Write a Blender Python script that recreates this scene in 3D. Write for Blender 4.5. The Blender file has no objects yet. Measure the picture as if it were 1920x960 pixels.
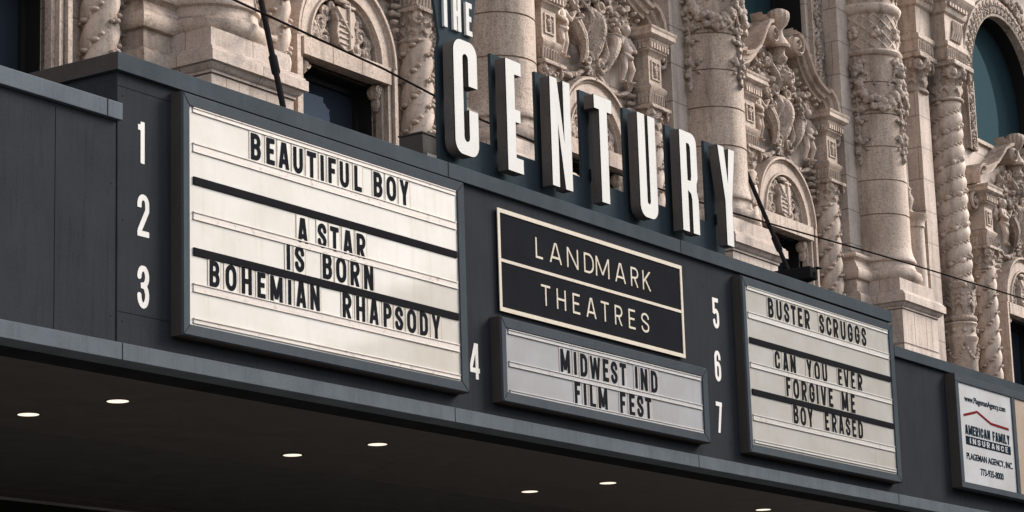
import bpy, bmesh, math, random
import numpy as np
from mathutils import Vector, Matrix

rnd = random.Random(7)
SC = bpy.context.scene
COL = SC.collection
PI = math.pi
R = math.radians

# ------------------------------------------------------------------ camera
f_px, yaw, pitch, roll = 4647.57, 0.99385109, 0.21437552, -0.03133159
fw = Vector((math.sin(yaw)*math.cos(pitch), math.cos(yaw)*math.cos(pitch), math.sin(pitch)))
rt = Vector((math.cos(yaw), -math.sin(yaw), 0)); up = rt.cross(fw)
rt2 = math.cos(roll)*rt + math.sin(roll)*up; up2 = -math.sin(roll)*rt + math.cos(roll)*up
cam = bpy.data.cameras.new('camera'); cam_o = bpy.data.objects.new('camera', cam); COL.objects.link(cam_o)
cam.sensor_width = 36; cam.lens = 36*f_px/1920; cam.clip_end = 2000; cam.clip_start = .1
cam_o.matrix_world = Matrix(((rt2.x, up2.x, -fw.x, 0), (rt2.y, up2.y, -fw.y, -14), (rt2.z, up2.z, -fw.z, 1.7), (0, 0, 0, 1)))
SC.camera = cam_o

# ------------------------------------------------------------------ light
SUN_EL, SUN_AZ = 30, 61           # azimuth measured from the street normal (-Y) towards +X
w = bpy.data.worlds.new('World'); SC.world = w; w.use_nodes = True
nt = w.node_tree; sky = nt.nodes.new('ShaderNodeTexSky'); sky.sky_type = 'NISHITA'; sky.sun_disc = False
sky.sun_elevation = R(SUN_EL); sky.sun_rotation = R(180-SUN_AZ); sky.air_density = 1.0; sky.dust_density = 1.0
hs_ = nt.nodes.new('ShaderNodeHueSaturation'); hs_.inputs['Saturation'].default_value = .35      # thin high cloud greys the blue
nt.links.new(sky.outputs[0], hs_.inputs['Color']); nt.links.new(hs_.outputs[0], nt.nodes['Background'].inputs[0]); nt.nodes['Background'].inputs[1].default_value = 0.15
sl = bpy.data.lights.new('sun', 'SUN'); sl.energy = 2.7; sl.angle = R(26); sl.color = (1.0, .89, .79)
so = bpy.data.objects.new('sun', sl); COL.objects.link(so)
sd = Vector((math.sin(R(SUN_AZ))*math.cos(R(SUN_EL)), -math.cos(R(SUN_AZ))*math.cos(R(SUN_EL)), math.sin(R(SUN_EL))))
so.rotation_euler = sd.to_track_quat('Z', 'Y').to_euler(); so.location = (30, -30, 30)
SC.view_settings.view_transform = 'Standard'; SC.view_settings.look = 'None'
SC.view_settings.exposure = 0.92; SC.view_settings.gamma = 1

# ------------------------------------------------------------------ materials
class NB:
    def __init__(s, name):
        s.m = bpy.data.materials.new(name); s.m.use_nodes = True; s.t = s.m.node_tree
        s.b = s.t.nodes['Principled BSDF']; s.geo = s.t.nodes.new('ShaderNodeNewGeometry')
    def n(s, t, **k):
        x = s.t.nodes.new(t)
        for a, v in k.items():
            if a[:2] == 'i_': x.inputs[a[2:].replace('_', ' ')].default_value = v
            else: setattr(x, a, v)
        return x
    def l(s, a, b): s.t.links.new(a, b)
    def noise(s, scale, detail=4, vec=None, rough=.6, stretch=None):
        x = s.n('ShaderNodeTexNoise'); x.inputs['Scale'].default_value = scale; x.inputs['Detail'].default_value = detail
        x.inputs['Roughness'].default_value = rough
        src = s.geo.outputs['Position']
        if stretch:
            mp = s.n('ShaderNodeVectorMath', operation='MULTIPLY'); mp.inputs[1].default_value = stretch
            s.l(src, mp.inputs[0]); src = mp.outputs[0]
        s.l(src, x.inputs['Vector']); return x.outputs[0]
    def ramp(s, v, p0, p1, c0=(0, 0, 0, 1), c1=(1, 1, 1, 1)):
        x = s.n('ShaderNodeValToRGB'); e = x.color_ramp.elements
        e[0].position = p0; e[1].position = p1; e[0].color = c0; e[1].color = c1
        s.l(v, x.inputs[0]); return x.outputs[0]
    def mix(s, f, a, b, mode='MIX'):
        x = s.n('ShaderNodeMix', data_type='RGBA', blend_type=mode)
        for sock, v in ((x.inputs[0], f), (x.inputs[6], a), (x.inputs[7], b)):
            if hasattr(v, 'links'): s.l(v, sock)
            elif isinstance(v, (int, float)): sock.default_value = v
            else: sock.default_value = (*v, 1)
        return x.outputs[2]
    def math(s, op, a, b=None, c=None):
        x = s.n('ShaderNodeMath', operation=op)
        for i, v in enumerate((a, b, c)):
            if v is None: continue
            if hasattr(v, 'links'): s.l(v, x.inputs[i])
            else: x.inputs[i].default_value = v
        return x.outputs[0]
    def bump(s, v, strength, dist=.01):
        x = s.n('ShaderNodeBump'); x.inputs['Strength'].default_value = strength; x.inputs['Distance'].default_value = dist
        s.l(v, x.inputs['Height']); s.l(x.outputs[0], s.b.inputs['Normal'])
    def done(s, col, rough=.6, spec=.5, metal=0):
        if hasattr(col, 'links'): s.l(col, s.b.inputs['Base Color'])
        else: s.b.inputs['Base Color'].default_value = (*col, 1)
        if hasattr(rough, 'links'): s.l(rough, s.b.inputs['Roughness'])
        else: s.b.inputs['Roughness'].default_value = rough
        s.b.inputs['Specular IOR Level'].default_value = spec; s.b.inputs['Metallic'].default_value = metal
        return s.m

def stone(name, c0, c1, speck=.5, joints=False, bump=.5, stain=.55, chisel=0):
    m = NB(name)
    c = m.mix(m.ramp(m.noise(1.3, 3), .35, .68), c0, c1)
    # fired clay speckle
    sp = m.ramp(m.noise(40, 3, rough=.75), .36, .56)
    c = m.mix(m.math('MULTIPLY', m.math('SUBTRACT', 1, sp), speck), c, (c0[0]*.42, c0[1]*.38, c0[2]*.36))
    # rain streaks and soot runs with a shape of their own
    st = m.ramp(m.noise(1.0, 5, stretch=(4.5, 4.5, .55), rough=.65), .48, .68)
    c = m.mix(m.math('MULTIPLY', st, stain), c, (.12, .09, .072))
    bl = m.ramp(m.noise(5.5, 6, rough=.7), .56, .72)
    c = m.mix(m.math('MULTIPLY', bl, stain*.6), c, (.17, .12, .095))
    dk = m.ramp(m.noise(15, 5, rough=.78), .545, .66)
    c = m.mix(m.math('MULTIPLY', dk, stain*.85), c, (.085, .062, .05))
    hs = m.n('ShaderNodeSeparateXYZ'); m.l(m.geo.outputs['Normal'], hs.inputs[0])
    ledge = m.math('MULTIPLY', m.ramp(hs.outputs[2], .55, .9), m.ramp(m.noise(7, 4, rough=.7), .35, .6))
    c = m.mix(m.math('MULTIPLY', ledge, .7), c, (.075, .06, .052))       # soot settled on upward facing ledges
    h = m.math('MULTIPLY', sp, .5)
    if joints:
        sep = m.n('ShaderNodeSeparateXYZ'); m.l(m.geo.outputs['Position'], sep.inputs[0])
        zz = m.math('DIVIDE', sep.outputs[2], .575); row = m.math('FLOOR', zz)
        fz = m.math('ABSOLUTE', m.math('SUBTRACT', m.math('FRACT', zz), .5))
        off = m.math('MULTIPLY', m.math('MODULO', row, 2.0), .5)
        nrm = m.n('ShaderNodeSeparateXYZ'); m.l(m.geo.outputs['Normal'], nrm.inputs[0])
        side = m.math('GREATER_THAN', m.math('ABSOLUTE', nrm.outputs[0]), .7)
        along = m.math('ADD', m.math('MULTIPLY', sep.outputs[0], m.math('SUBTRACT', 1.0, side)), m.math('MULTIPLY', m.math('ADD', sep.outputs[1], .27), side))
        fx = m.math('ABSOLUTE', m.math('SUBTRACT', m.math('FRACT', m.math('ADD', m.math('DIVIDE', along, .95), off)), .5))
        jz = m.math('GREATER_THAN', fz, .5-.012); jx = m.math('GREATER_THAN', fx, .5-.006)
        j = m.math('MAXIMUM', jz, jx)
        c = m.mix(m.math('MULTIPLY', j, .75), c, (.09, .062, .048))
        h = m.math('SUBTRACT', h, m.math('MULTIPLY', j, 1.5))
    if chisel:                                   # tooled carving: fine modelled leaf and strand texture
        t = m.noise(34, 3, rough=.6); h = m.math('ADD', m.math('MULTIPLY', h, .25), m.math('MULTIPLY', m.ramp(t, .35, .65), chisel))
        m.bump(h, 1.0, .03)
    else: m.bump(h, bump, .006)
    return m.done(c, .62, .2)

M = {}
M['terracotta'] = stone('terracotta', (.45, .355, .29), (.61, .495, .415), .45, stain=.6)
M['carved'] = stone('carved_terracotta', (.51, .405, .335), (.67, .55, .465), .25, bump=.25, stain=.65, chisel=.5)
M['carved_plain'] = stone('plain_carved_terracotta', (.51, .405, .335), (.67, .55, .465), .25, bump=.25, stain=.55)
M['rustic'] = stone('granulated_terracotta', (.47, .365, .295), (.60, .48, .395), .55, bump=.9, stain=.55)
M['ashlar'] = stone('ashlar_terracotta', (.48, .39, .335), (.61, .515, .45), .35, joints=True, bump=.5, stain=.45)

def matte(m):
    d = m.n('ShaderNodeBsdfDiffuse'); b = m.b
    for a, q in (('Base Color', 'Color'), ('Normal', 'Normal')):
        i = b.inputs[a]
        if i.links: m.l(i.links[0].from_socket, d.inputs[q])
        elif a == 'Base Color': d.inputs[q].default_value = i.default_value
    m.l(d.outputs[0], m.t.nodes['Material Output'].inputs[0]); return m.m
def paint(name, c, var=.25, rough=.5, spec=.4, streak=.3, streak_col=None, bump=.12):
    m = NB(name)
    a = m.ramp(m.noise(2.2, 4), .3, .7)
    col = m.mix(a, tuple(x*(1-var) for x in c), tuple(x*(1+var) for x in c))
    s = m.ramp(m.noise(2.0, 5, stretch=(9, 9, .6), rough=.7), .5, .75)
    col = m.mix(m.math('MULTIPLY', s, streak), col, streak_col or tuple(x*.45 for x in c))
    g = m.noise(60, 2)
    col = m.mix(m.math('MULTIPLY', m.ramp(g, .45, .65), .22), col, tuple(min(1, x*1.6) for x in c))
    m.bump(g, bump, .003)
    r = m.math('ADD', m.math('MULTIPLY', a, .2), rough-.1)
    m.done(col, r, spec)
    return matte(m) if spec < .06 else m.m
M['fascia'] = paint('slate_painted_metal', (.035, .038, .043), .10, .75, .05, .45)
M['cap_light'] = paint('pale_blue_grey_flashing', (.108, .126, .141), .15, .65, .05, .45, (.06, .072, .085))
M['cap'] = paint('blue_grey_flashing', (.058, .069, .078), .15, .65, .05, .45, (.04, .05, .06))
M['frame'] = paint('grey_sign_frame', (.066, .077, .088), .08, .65, .05, .25)
M['return'] = paint('dark_bronze_and_shade', (.072, .060, .054), .1, .6, .05, .3)  # also puts the shaded left side of the cap into colour
M['letter_return'] = paint('grey_bronze_letter_side', (.115, .10, .092), .15, .6, .05, .4)
M['edge'] = paint('black_trim', (.02, .02, .022), .2, .4, .05, .1)
M['teal'] = paint('teal_painted_backing', (.040, .053, .062), .1, .7, .05, .3)
M['soffit'] = paint('brown_soffit', (.07, .062, .057), .15, .7, .2, .1)
M['soffit2'] = paint('dark_ceiling', (.075, .073, .07), .15, .8, .05, .1)
M['letter_white'] = paint('white_acrylic_face', (.63, .622, .598), .05, .5, .05, .28, (.56, .54, .50), .02)
M['number'] = paint('white_vinyl', (.74, .72, .68), .04, .5, .05, .12, (.5, .47, .43), .05)
M['cream'] = paint('cream_lettering', (.60, .545, .455), .06, .5, .05, .25, (.42, .37, .30), .05)
M['black_panel'] = paint('black_panel', (.017, .018, .021), .1, .7, .02, .15)
M['glyph'] = paint('black_plastic_letter', (.016, .017, .020), .1, .6, .02, .1, bump=.03)
M['bar'] = paint('black_bar', (.016, .016, .018), .1, .65, .02, .1)

def panel(name, c, d, tint=.35):
    m = NB(name)
    a = m.ramp(m.noise(1.4, 4), .35, .7)
    col = m.mix(a, c, (c[0]*.86, c[1]*.84, c[2]*.80))
    s = m.ramp(m.noise(1.6, 5, stretch=(7, 7, .5), rough=.7), .55, .8)
    col = m.mix(m.math('MULTIPLY', s, tint), col, d)
    g = m.ramp(m.noise(7, 6, rough=.75), .56, .72)
    col = m.mix(m.math('MULTIPLY', g, .30), col, d)
    m.b.inputs['IOR'].default_value = 1.5
    return m.done(col, .06, .38)
M['panel_l'] = panel('ivory_acrylic', (.615, .59, .545), (.45, .385, .31), .55)
M['panel_m'] = panel('frosted_grey_acrylic', (.385, .395, .41), (.28, .275, .27), .5)
M['panel_r'] = panel('dull_ivory_acrylic', (.47, .465, .44), (.35, .325, .29), .5)  # duller, greyer base colour than the left board
M['panel_i'] = panel('white_sign_face', (.55, .57, .59), (.42, .42, .42), .3)
M['panel_b'] = panel('buff_sign_face', (.46, .38, .31), (.3, .24, .2), .3)

def rail(name, c):
    m = NB(name)
    s = m.ramp(m.noise(3.0, 6, stretch=(1.2, 1, 9), rough=.75), .42, .7)
    d = m.ramp(m.noise(14, 5, rough=.8), .58, .68)
    col = m.mix(m.math('MULTIPLY', s, .6), c, tuple(x*.74 for x in c))
    col = m.mix(m.math('MULTIPLY', d, .75), col, (.13, .10, .085))
    m.bump(s, .2, .004)
    return m.done(col, .5, .3)
M['rail_l'] = rail('weathered_track', (.58, .53, .485))
M['rail_m'] = rail('weathered_grey_track', (.35, .35, .35))
M['rail_r'] = rail('weathered_buff_track', (.42, .41, .385))
M['tile_l'] = panel('clear_letter_tile', (.64, .615, .56), (.47, .41, .34), .3)
M['tile_m'] = panel('clear_grey_letter_tile', (.46, .47, .485), (.3, .3, .3), .3)
M['tile_r'] = panel('clear_dull_letter_tile', (.50, .485, .44), (.36, .33, .28), .3)
M['tile_edge'] = rail('yellowed_tile_edge', (.40, .33, .27))

def flat(name, c, rough=.5, spec=.4, metal=0):
    m = NB(name); g = m.noise(25, 3)
    m.done(m.mix(g, tuple(x*.8 for x in c), tuple(min(1, x*1.2) for x in c)), rough, spec, metal)
    return matte(m) if spec < .06 else m.m
def tinted_glass(name, refl, body):
    m = NB(name); m.done(body, 1, 0); g = m.n('ShaderNodeBsdfGlossy'); g.inputs['Color'].default_value = (*refl, 1); g.inputs['Roughness'].default_value = .02
    d = m.n('ShaderNodeBsdfDiffuse'); d.inputs['Color'].default_value = (*body, 1); a = m.n('ShaderNodeAddShader')
    m.l(g.outputs[0], a.inputs[0]); m.l(d.outputs[0], a.inputs[1]); m.l(a.outputs[0], m.t.nodes['Material Output'].inputs[0]); return m.m
M['navy'] = flat('navy_print', (.012, .022, .032), .6, 0)
M['red'] = flat('red_print', (.16, .02, .022), .6, 0)
M['rod'] = flat('black_iron', (.018, .017, .018), .6, 0)
M['wire'] = flat('black_cable', (.013, .012, .012), .7, 0)
M['glass'] = tinted_glass('teal_window_glass', (.008, .014, .016), (.016, .031, .037))
M['glass_low'] = tinted_glass('dark_window_glass', (.012, .015, .020), (.020, .026, .036))
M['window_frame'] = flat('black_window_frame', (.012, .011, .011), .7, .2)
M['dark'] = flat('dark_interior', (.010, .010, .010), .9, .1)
M['box'] = paint('grey_box', (.05, .045, .042), .1, .6)
M['asphalt'] = flat('asphalt', (.05, .05, .05), .9, .2)
M['concrete'] = flat('concrete', (.28, .27, .25), .9, .2)
M['brick'] = flat('brown_brick', (.16, .10, .08), .9, .2)
M['line'] = flat('road_paint', (.7, .6, .2), .8, .2)
def emit(name, c, s):
    m = NB(name); m.b.inputs['Emission Color'].default_value = (*c, 1); m.b.inputs['Emission Strength'].default_value = s
    return m.done((.8, .8, .8), .5)
M['lamp'] = emit('lit_lamp_lens', (1, .84, .68), .62)

# ------------------------------------------------------------------ mesh helpers
def _ico(seg, ring):
    v = [(0, 0, 1)]
    for i in range(1, ring):
        a = PI*i/ring
        for j in range(seg):
            b = 2*PI*j/seg; v.append((math.sin(a)*math.cos(b), math.sin(a)*math.sin(b), math.cos(a)))
    v.append((0, 0, -1)); f = []
    for j in range(seg): f.append((0, 1+j, 1+(j+1) % seg))
    for i in range(ring-2):
        for j in range(seg):
            a = 1+i*seg; b = a+seg; f.append((a+j, b+j, b+(j+1) % seg, a+(j+1) % seg))
    n = len(v)-1; a = 1+(ring-2)*seg
    for j in range(seg): f.append((n, a+(j+1) % seg, a+j))
    return np.array(v), f
SPH = {0: _ico(6, 4), 1: _ico(8, 6), 2: _ico(14, 10), 3: _ico(28, 18)}

class MB:
    def __init__(s): s.v = []; s.f = []; s.mi = []
    def add(s, v, f, mi=0):
        o = len(s.v); s.v.extend([tuple(p) for p in v]); s.f.extend([tuple(i+o for i in q) for q in f]); s.mi.extend([mi]*len(f)); return s
    def box(s, x0, x1, y0, y1, z0, z1, mi=0):
        v = [(x0, y0, z0), (x1, y0, z0), (x1, y1, z0), (x0, y1, z0), (x0, y0, z1), (x1, y0, z1), (x1, y1, z1), (x0, y1, z1)]
        return s.add(v, [(0, 3, 2, 1), (4, 5, 6, 7), (0, 1, 5, 4), (1, 2, 6, 5), (2, 3, 7, 6), (3, 0, 4, 7)], mi)
    def ell(s, c, r, ry=0, rz=0, rx=0, q=1):
        v, f = SPH[q]
        if isinstance(r, (int, float)): r = (r, r, r)
        p = v*np.array(r)
        if ry or rz or rx:
            m = np.array(Matrix.Rotation(rz, 3, 'Z') @ Matrix.Rotation(ry, 3, 'Y') @ Matrix.Rotation(rx, 3, 'X')); p = p @ m.T
        return s.add(p+np.array(c), f)
    def tube(s, pts, rad, n=8, closed=False):
        pts = [Vector(p) for p in pts]; N = len(pts)
        if isinstance(rad, (int, float)): rad = [rad]*N
        vs = []; ref = None
        for i, p in enumerate(pts):
            if closed: t = pts[(i+1) % N]-pts[i-1]
            else: t = pts[min(i+1, N-1)]-pts[max(i-1, 0)]
            t.normalize()
            if ref is None:
                ref = Vector((0, 1, 0)) if abs(t.y) < .9 else Vector((1, 0, 0))
            a = (ref - t*ref.dot(t)); a.normalize(); ref = a; b = t.cross(a)
            for j in range(n):
                an = 2*PI*j/n; vs.append(p+(a*math.cos(an)+b*math.sin(an))*rad[i])
        fs = []
        for i in range(N if closed else N-1):
            i2 = (i+1) % N
            for j in range(n): fs.append((i*n+j, i*n+(j+1) % n, i2*n+(j+1) % n, i2*n+j))
        if not closed: fs += [tuple(range(n))[::-1], tuple((N-1)*n+j for j in range(n))]
        return s.add(vs, fs)
    def lathe(s, cx, cy, prof, n=48, fn=None):
        vs = []; N = len(prof)
        for (r, z) in prof:
            for j in range(n):
                a = 2*PI*j/n; rr = fn(r, z, a) if fn else r
                vs.append((cx+rr*math.cos(a), cy+rr*math.sin(a), z))
        fs = []
        for i in range(N-1):
            for j in range(n): fs.append((i*n+j, i*n+(j+1) % n, (i+1)*n+(j+1) % n, (i+1)*n+j))
        fs += [tuple(range(n))[::-1], tuple((N-1)*n+j for j in range(n))]
        return s.add(vs, fs)
    def rect_lathe(s, x0, x1, y0, y1, prof):
        vs = []
        for (o, z) in prof: vs += [(x0-o, y0-o, z), (x1+o, y0-o, z), (x1+o, y1, z), (x0-o, y1, z)]
        fs = [(0, 3, 2, 1)]
        N = len(prof)
        for i in range(N-1):
            for j in range(4): fs.append((i*4+j, i*4+(j+1) % 4, i*4+4+(j+1) % 4, i*4+4+j))
        fs.append(tuple(N*4-4+j for j in range(4)))
        return s.add(vs, fs)
    def arc(s, cx, cz, prof, a0=0, a1=PI, n=36):
        """closed profile [(r, y)] revolved about the Y axis through (cx, cz)"""
        k = len(prof); vs = []
        for i in range(n+1):
            a = a0+(a1-a0)*i/n
            for (r, y) in prof: vs.append((cx+r*math.cos(a), y, cz+r*math.sin(a)))
        fs = []
        for i in range(n):
            for j in range(k): fs.append((i*k+j, i*k+(j+1) % k, (i+1)*k+(j+1) % k, (i+1)*k+j))
        fs += [tuple(range(k))[::-1], tuple(n*k+j for j in range(k))]
        return s.add(vs, fs)
    def sweep(s, path, prof):
        """closed profile [(normal offset, y)] swept along an xz path"""
        P = [Vector(p) for p in path]; k = len(prof); vs = []
        for i, p in enumerate(P):
            t = (P[min(i+1, len(P)-1)]-P[max(i-1, 0)]).normalized(); nn = Vector((-t.y, t.x))
            for (o, y) in prof: q = p+nn*o; vs.append((q.x, y, q.y))
        fs = []
        for i in range(len(P)-1):
            for j in range(k): fs.append((i*k+j, i*k+(j+1) % k, (i+1)*k+(j+1) % k, (i+1)*k+j))
        fs += [tuple(range(k))[::-1], tuple((len(P)-1)*k+j for j in range(k))]
        return s.add(vs, fs)
    def prism(s, poly, y0, y1):
        """xz polygon (convex or simple) extruded in y"""
        n = len(poly); vs = [(x, y0, z) for x, z in poly]+[(x, y1, z) for x, z in poly]
        fs = [tuple(range(n)), tuple(range(2*n-1, n-1, -1))]+[(i, i+n, (i+1) % n+n, (i+1) % n) for i in range(n)]
        return s.add(vs, fs)
    def mirror_x(s, cx):
        o = len(s.v); n = len(s.f)
        s.v.extend([(2*cx-x, y, z) for x, y, z in list(s.v)]); s.f.extend([tuple(i+o for i in q[::-1]) for q in list(s.f)]); s.mi.extend(s.mi[:n]); return s
    def move(s, d): s.v = [(x+d[0], y+d[1], z+d[2]) for x, y, z in s.v]; return s

def wloc(o):
    p = Vector((0, 0, 0))
    while o: p += o.location; o = o.parent
    return p
def mesh_from(mb, off=(0, 0, 0), smooth=40, fix=True):
    me = bpy.data.meshes.new('m')
    me.from_pydata([(x-off[0], y-off[1], z-off[2]) for x, y, z in mb.v], [], mb.f)
    me.polygons.foreach_set('material_index', mb.mi)
    if fix:
        bm = bmesh.new(); bm.from_mesh(me); bmesh.ops.recalc_face_normals(bm, faces=bm.faces); bm.to_mesh(me); bm.free()
    me.polygons.foreach_set('use_smooth', [True]*len(me.polygons))
    me.set_sharp_from_angle(angle=R(smooth)); me.update()
    return me
def part(name, mb, mats, parent=None, smooth=40, bevel=0, label=None):
    if isinstance(mats, str): mats = [mats]
    me = mb if isinstance(mb, bpy.types.Mesh) else mesh_from(mb, wloc(parent), smooth)
    me.name = name
    if len(me.materials) == 0:
        for k in mats: me.materials.append(M[k])
    o = bpy.data.objects.new(name, me); COL.objects.link(o); o.parent = parent
    if bevel:
        b = o.modifiers.new('bevel', 'BEVEL'); b.width = bevel; b.segments = 2; b.limit_method = 'ANGLE'; b.angle_limit = R(40)
        b.use_clamp_overlap = True
    if label: o['label'] = label
    return o
def tag(o, label, cat, group=None):
    o['label'] = label; o['category'] = cat
    if group: o['group'] = group
    return o
def thing(name, label, cat, loc=(0, 0, 0), group=None):
    o = bpy.data.objects.new(name, None); COL.objects.link(o); o.location = loc; o.empty_display_size = .2
    return tag(o, label, cat, group)
def struct(name, mb, mat, **k):
    o = part(name, mb, mat, **k); o['kind'] = 'structure'; return o
def dup(o, dx, parent=None):
    c = o.copy(); COL.objects.link(c); c.parent = parent or o.parent
    if not parent: c.location.x += dx
    for ch in [q for q in o.children]:
        d = ch.copy(); COL.objects.link(d); d.parent = c
    return c
def carve(mb, voxel=.014, off=(0, 0, 0), smooth_it=2):
    """fuse overlapping solids into one carved surface"""
    me = mesh_from(mb, off)
    o = bpy.data.objects.new('tmp', me); COL.objects.link(o)
    r = o.modifiers.new('r', 'REMESH'); r.mode = 'VOXEL'; r.voxel_size = voxel; r.use_smooth_shade = True
    if smooth_it:
        q = o.modifiers.new('s', 'SMOOTH'); q.factor = .5; q.iterations = smooth_it
    bpy.context.view_layer.update()
    dg = bpy.context.evaluated_depsgraph_get()
    n = bpy.data.meshes.new_from_object(o.evaluated_get(dg)); bpy.data.objects.remove(o); bpy.data.meshes.remove(me)
    n.materials.clear()
    n.polygons.foreach_set('use_smooth', [True]*len(n.polygons)); n.update()
    return n

# ------------------------------------------------------------------ lettering: strokes -> outline -> solid
def arcp(cx, cy, rx, ry, a0, a1, n=14):
    return [(cx+rx*math.cos(R(a0+(a1-a0)*i/n)), cy+ry*math.sin(R(a0+(a1-a0)*i/n))) for i in range(n+1)]
def glyph_strokes(ch, w, t, thin=False):
    h = t/2; l, r, b, T = h, w-h, h, 1-h; c = w/2
    q = min(c-h, .30) if not thin else c-h           # corner radius in x
    qy = q*1.25 if not thin else q
    st = [(l, 0), (l, 1)]
    top = arcp(c, T-qy, c-h, qy, 180, 0); bot = arcp(c, b+qy, c-h, qy, 180, 360)
    S = {
     'I': [[(c, 0), (c, 1)]], 'L': [st, [(0, b), (w, b)]], 'T': [[(c, 0), (c, 1)], [(0, T), (w, T)]],
     'E': [st, [(0, b), (w, b)], [(0, T), (w, T)], [(0, .515), (w*.88, .515)]],
     'F': [st, [(0, T), (w, T)], [(0, .50), (w*.86, .50)]],
     'H': [st, [(r, 0), (r, 1)], [(l, .5), (r, .5)]],
     'U': [[(l, 1)]+bot+[(r, 1)]], 'O': [top[::-1][::-1]+bot[::-1]+[top[0]]], '0': [top+bot[::-1]+[top[0]]],
     'C': [[(r, .66)]+top[::-1]+bot+[(r, .34)]],
     'G': [[(r, .68)]+top[::-1]+bot+[(r, .46)], [(c*.95, .46), (w, .46)]],
     'D': [st, [(0, T), (w*.45, T)]+arcp(w*.45, T-qy, w*.55-h, qy, 90, 0)+arcp(w*.45, b+qy, w*.55-h, qy, 0, -90)+[(0, b)]],
     'P': [st, [(0, T), (w*.5, T)]+arcp(w*.5, (T+.46)/2, w*.5-h, (T-.46)/2, 90, -90)+[(0, .46)]],
     'R': [st, [(0, T), (w*.5, T)]+arcp(w*.5, (T+.46)/2, w*.5-h, (T-.46)/2, 90, -90)+[(0, .46)], [(w*.42, .5), (r*1.0, -.06)]],
     'B': [st, [(0, T), (w*.5, T)]+arcp(w*.5, (T+.52)/2, w*.47-h, (T-.52)/2, 90, -90)+[(0, .52)], [(w*.5, .52)]+arcp(w*.5, (b+.52)/2, w*.5-h, (.52-b)/2, 90, -90)+[(0, b)]],
     'S': [[(r, .70)]+arcp(c, T-.20, c-h, .20, 0, 180)+[(l, .66), (l+.12*w, .585), (r-.12*w, .43), (r, .35)]+arcp(c, b+.20, c-h, .20, 0, -180)+[(l, .30)]],
     'A': [[(l*.9, -.05), (c-h*.35, 1.05)], [(w-l*.9, -.05), (c+h*.35, 1.05)], [(w*.2, .27), (w*.8, .27)]],
     'V': [[(l*.9, 1.05), (c-h*.35, -.05)], [(w-l*.9, 1.05), (c+h*.35, -.05)]],
     'Y': [[(l*.9, 1.05), (c, .42)], [(w-l*.9, 1.05), (c, .42)], [(c, 0), (c, .47)]],
     'N': [st, [(r, 0), (r, 1)], [(l, 1.0), (r, 0.0)]],
     'M': [st, [(r, 0), (r, 1)], [(l, 1.02), (c, .12)], [(r, 1.02), (c, .12)]],
     'W': [[(l*.8, 1.05), (w*.27, -.05)], [(w*.27, -.05), (c, .95)], [(c, .95), (w*.73, -.05)], [(w*.73, -.05), (w-l*.8, 1.05)]],
     'K': [st, [(r+.02, 1.05), (l, .40)], [(w*.36, .52), (r+.02, -.05)]],
     '1': [[(w*.62, 0), (w*.62, 1)], [(w*.1, .86), (w*.62, .86)]],
     '2': [[(l, .68)]+arcp(c, T-qy, c-h, qy, 180, 0)+[(r, .62), (l, .12)], [(0, b), (w, b)]],
     '3': [[(l, .74)]+arcp(c, (T+.53)/2+.01, c-h, (T-.53)/2, 180, -90)+[(w*.3, .53)], [(w*.5, .53)]+arcp(c, (b+.53)/2, c-h, (.53-b)/2, 90, -180)+[(l, .27)]],
     '4': [[(w*.72, 0), (w*.72, 1)], [(w*.66, 1.03), (w*.06, .27)], [(0, .245), (w, .245)]],
     '5': [[(0, T), (w*.95, T)], [(l, 1), (l, .48)], [(l, .53)]+arcp(c, .42, c-h, .16, 140, 0)+arcp(c, b+.17, c-h, .17, 0, -180)+[(l, .27)]],
     '6': [[(r, .70), (r, T-qy)]+top[::-1]+bot+[(r, .36)]+arcp(c, .40, c-h, .18, 0, 180)],
     '7': [[(0, T), (w, T)], [(r, 1.0), (w*.35, -.05)]],
     '8': [arcp(c, (T+.53)/2, c-h, (T-.53)/2, 0, 360), arcp(c, (b+.53)/2, c-h, (.53-b)/2, 0, 360)],
     '9': [[(l, .30)]+bot+top[::-1][:0]+[(r, .6)]+arcp(c, T-qy, c-h, qy, 0, 180)+[(l, .60)]+arcp(c, .58, c-h, .14, 180, 360)],
     '-': [[(0, .45), (w, .45)]], '.': [[(c, 0), (c, t*1.05)]], ',': [[(c, t), (c*.6, -.14)]],
    }
    return S[ch]
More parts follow.
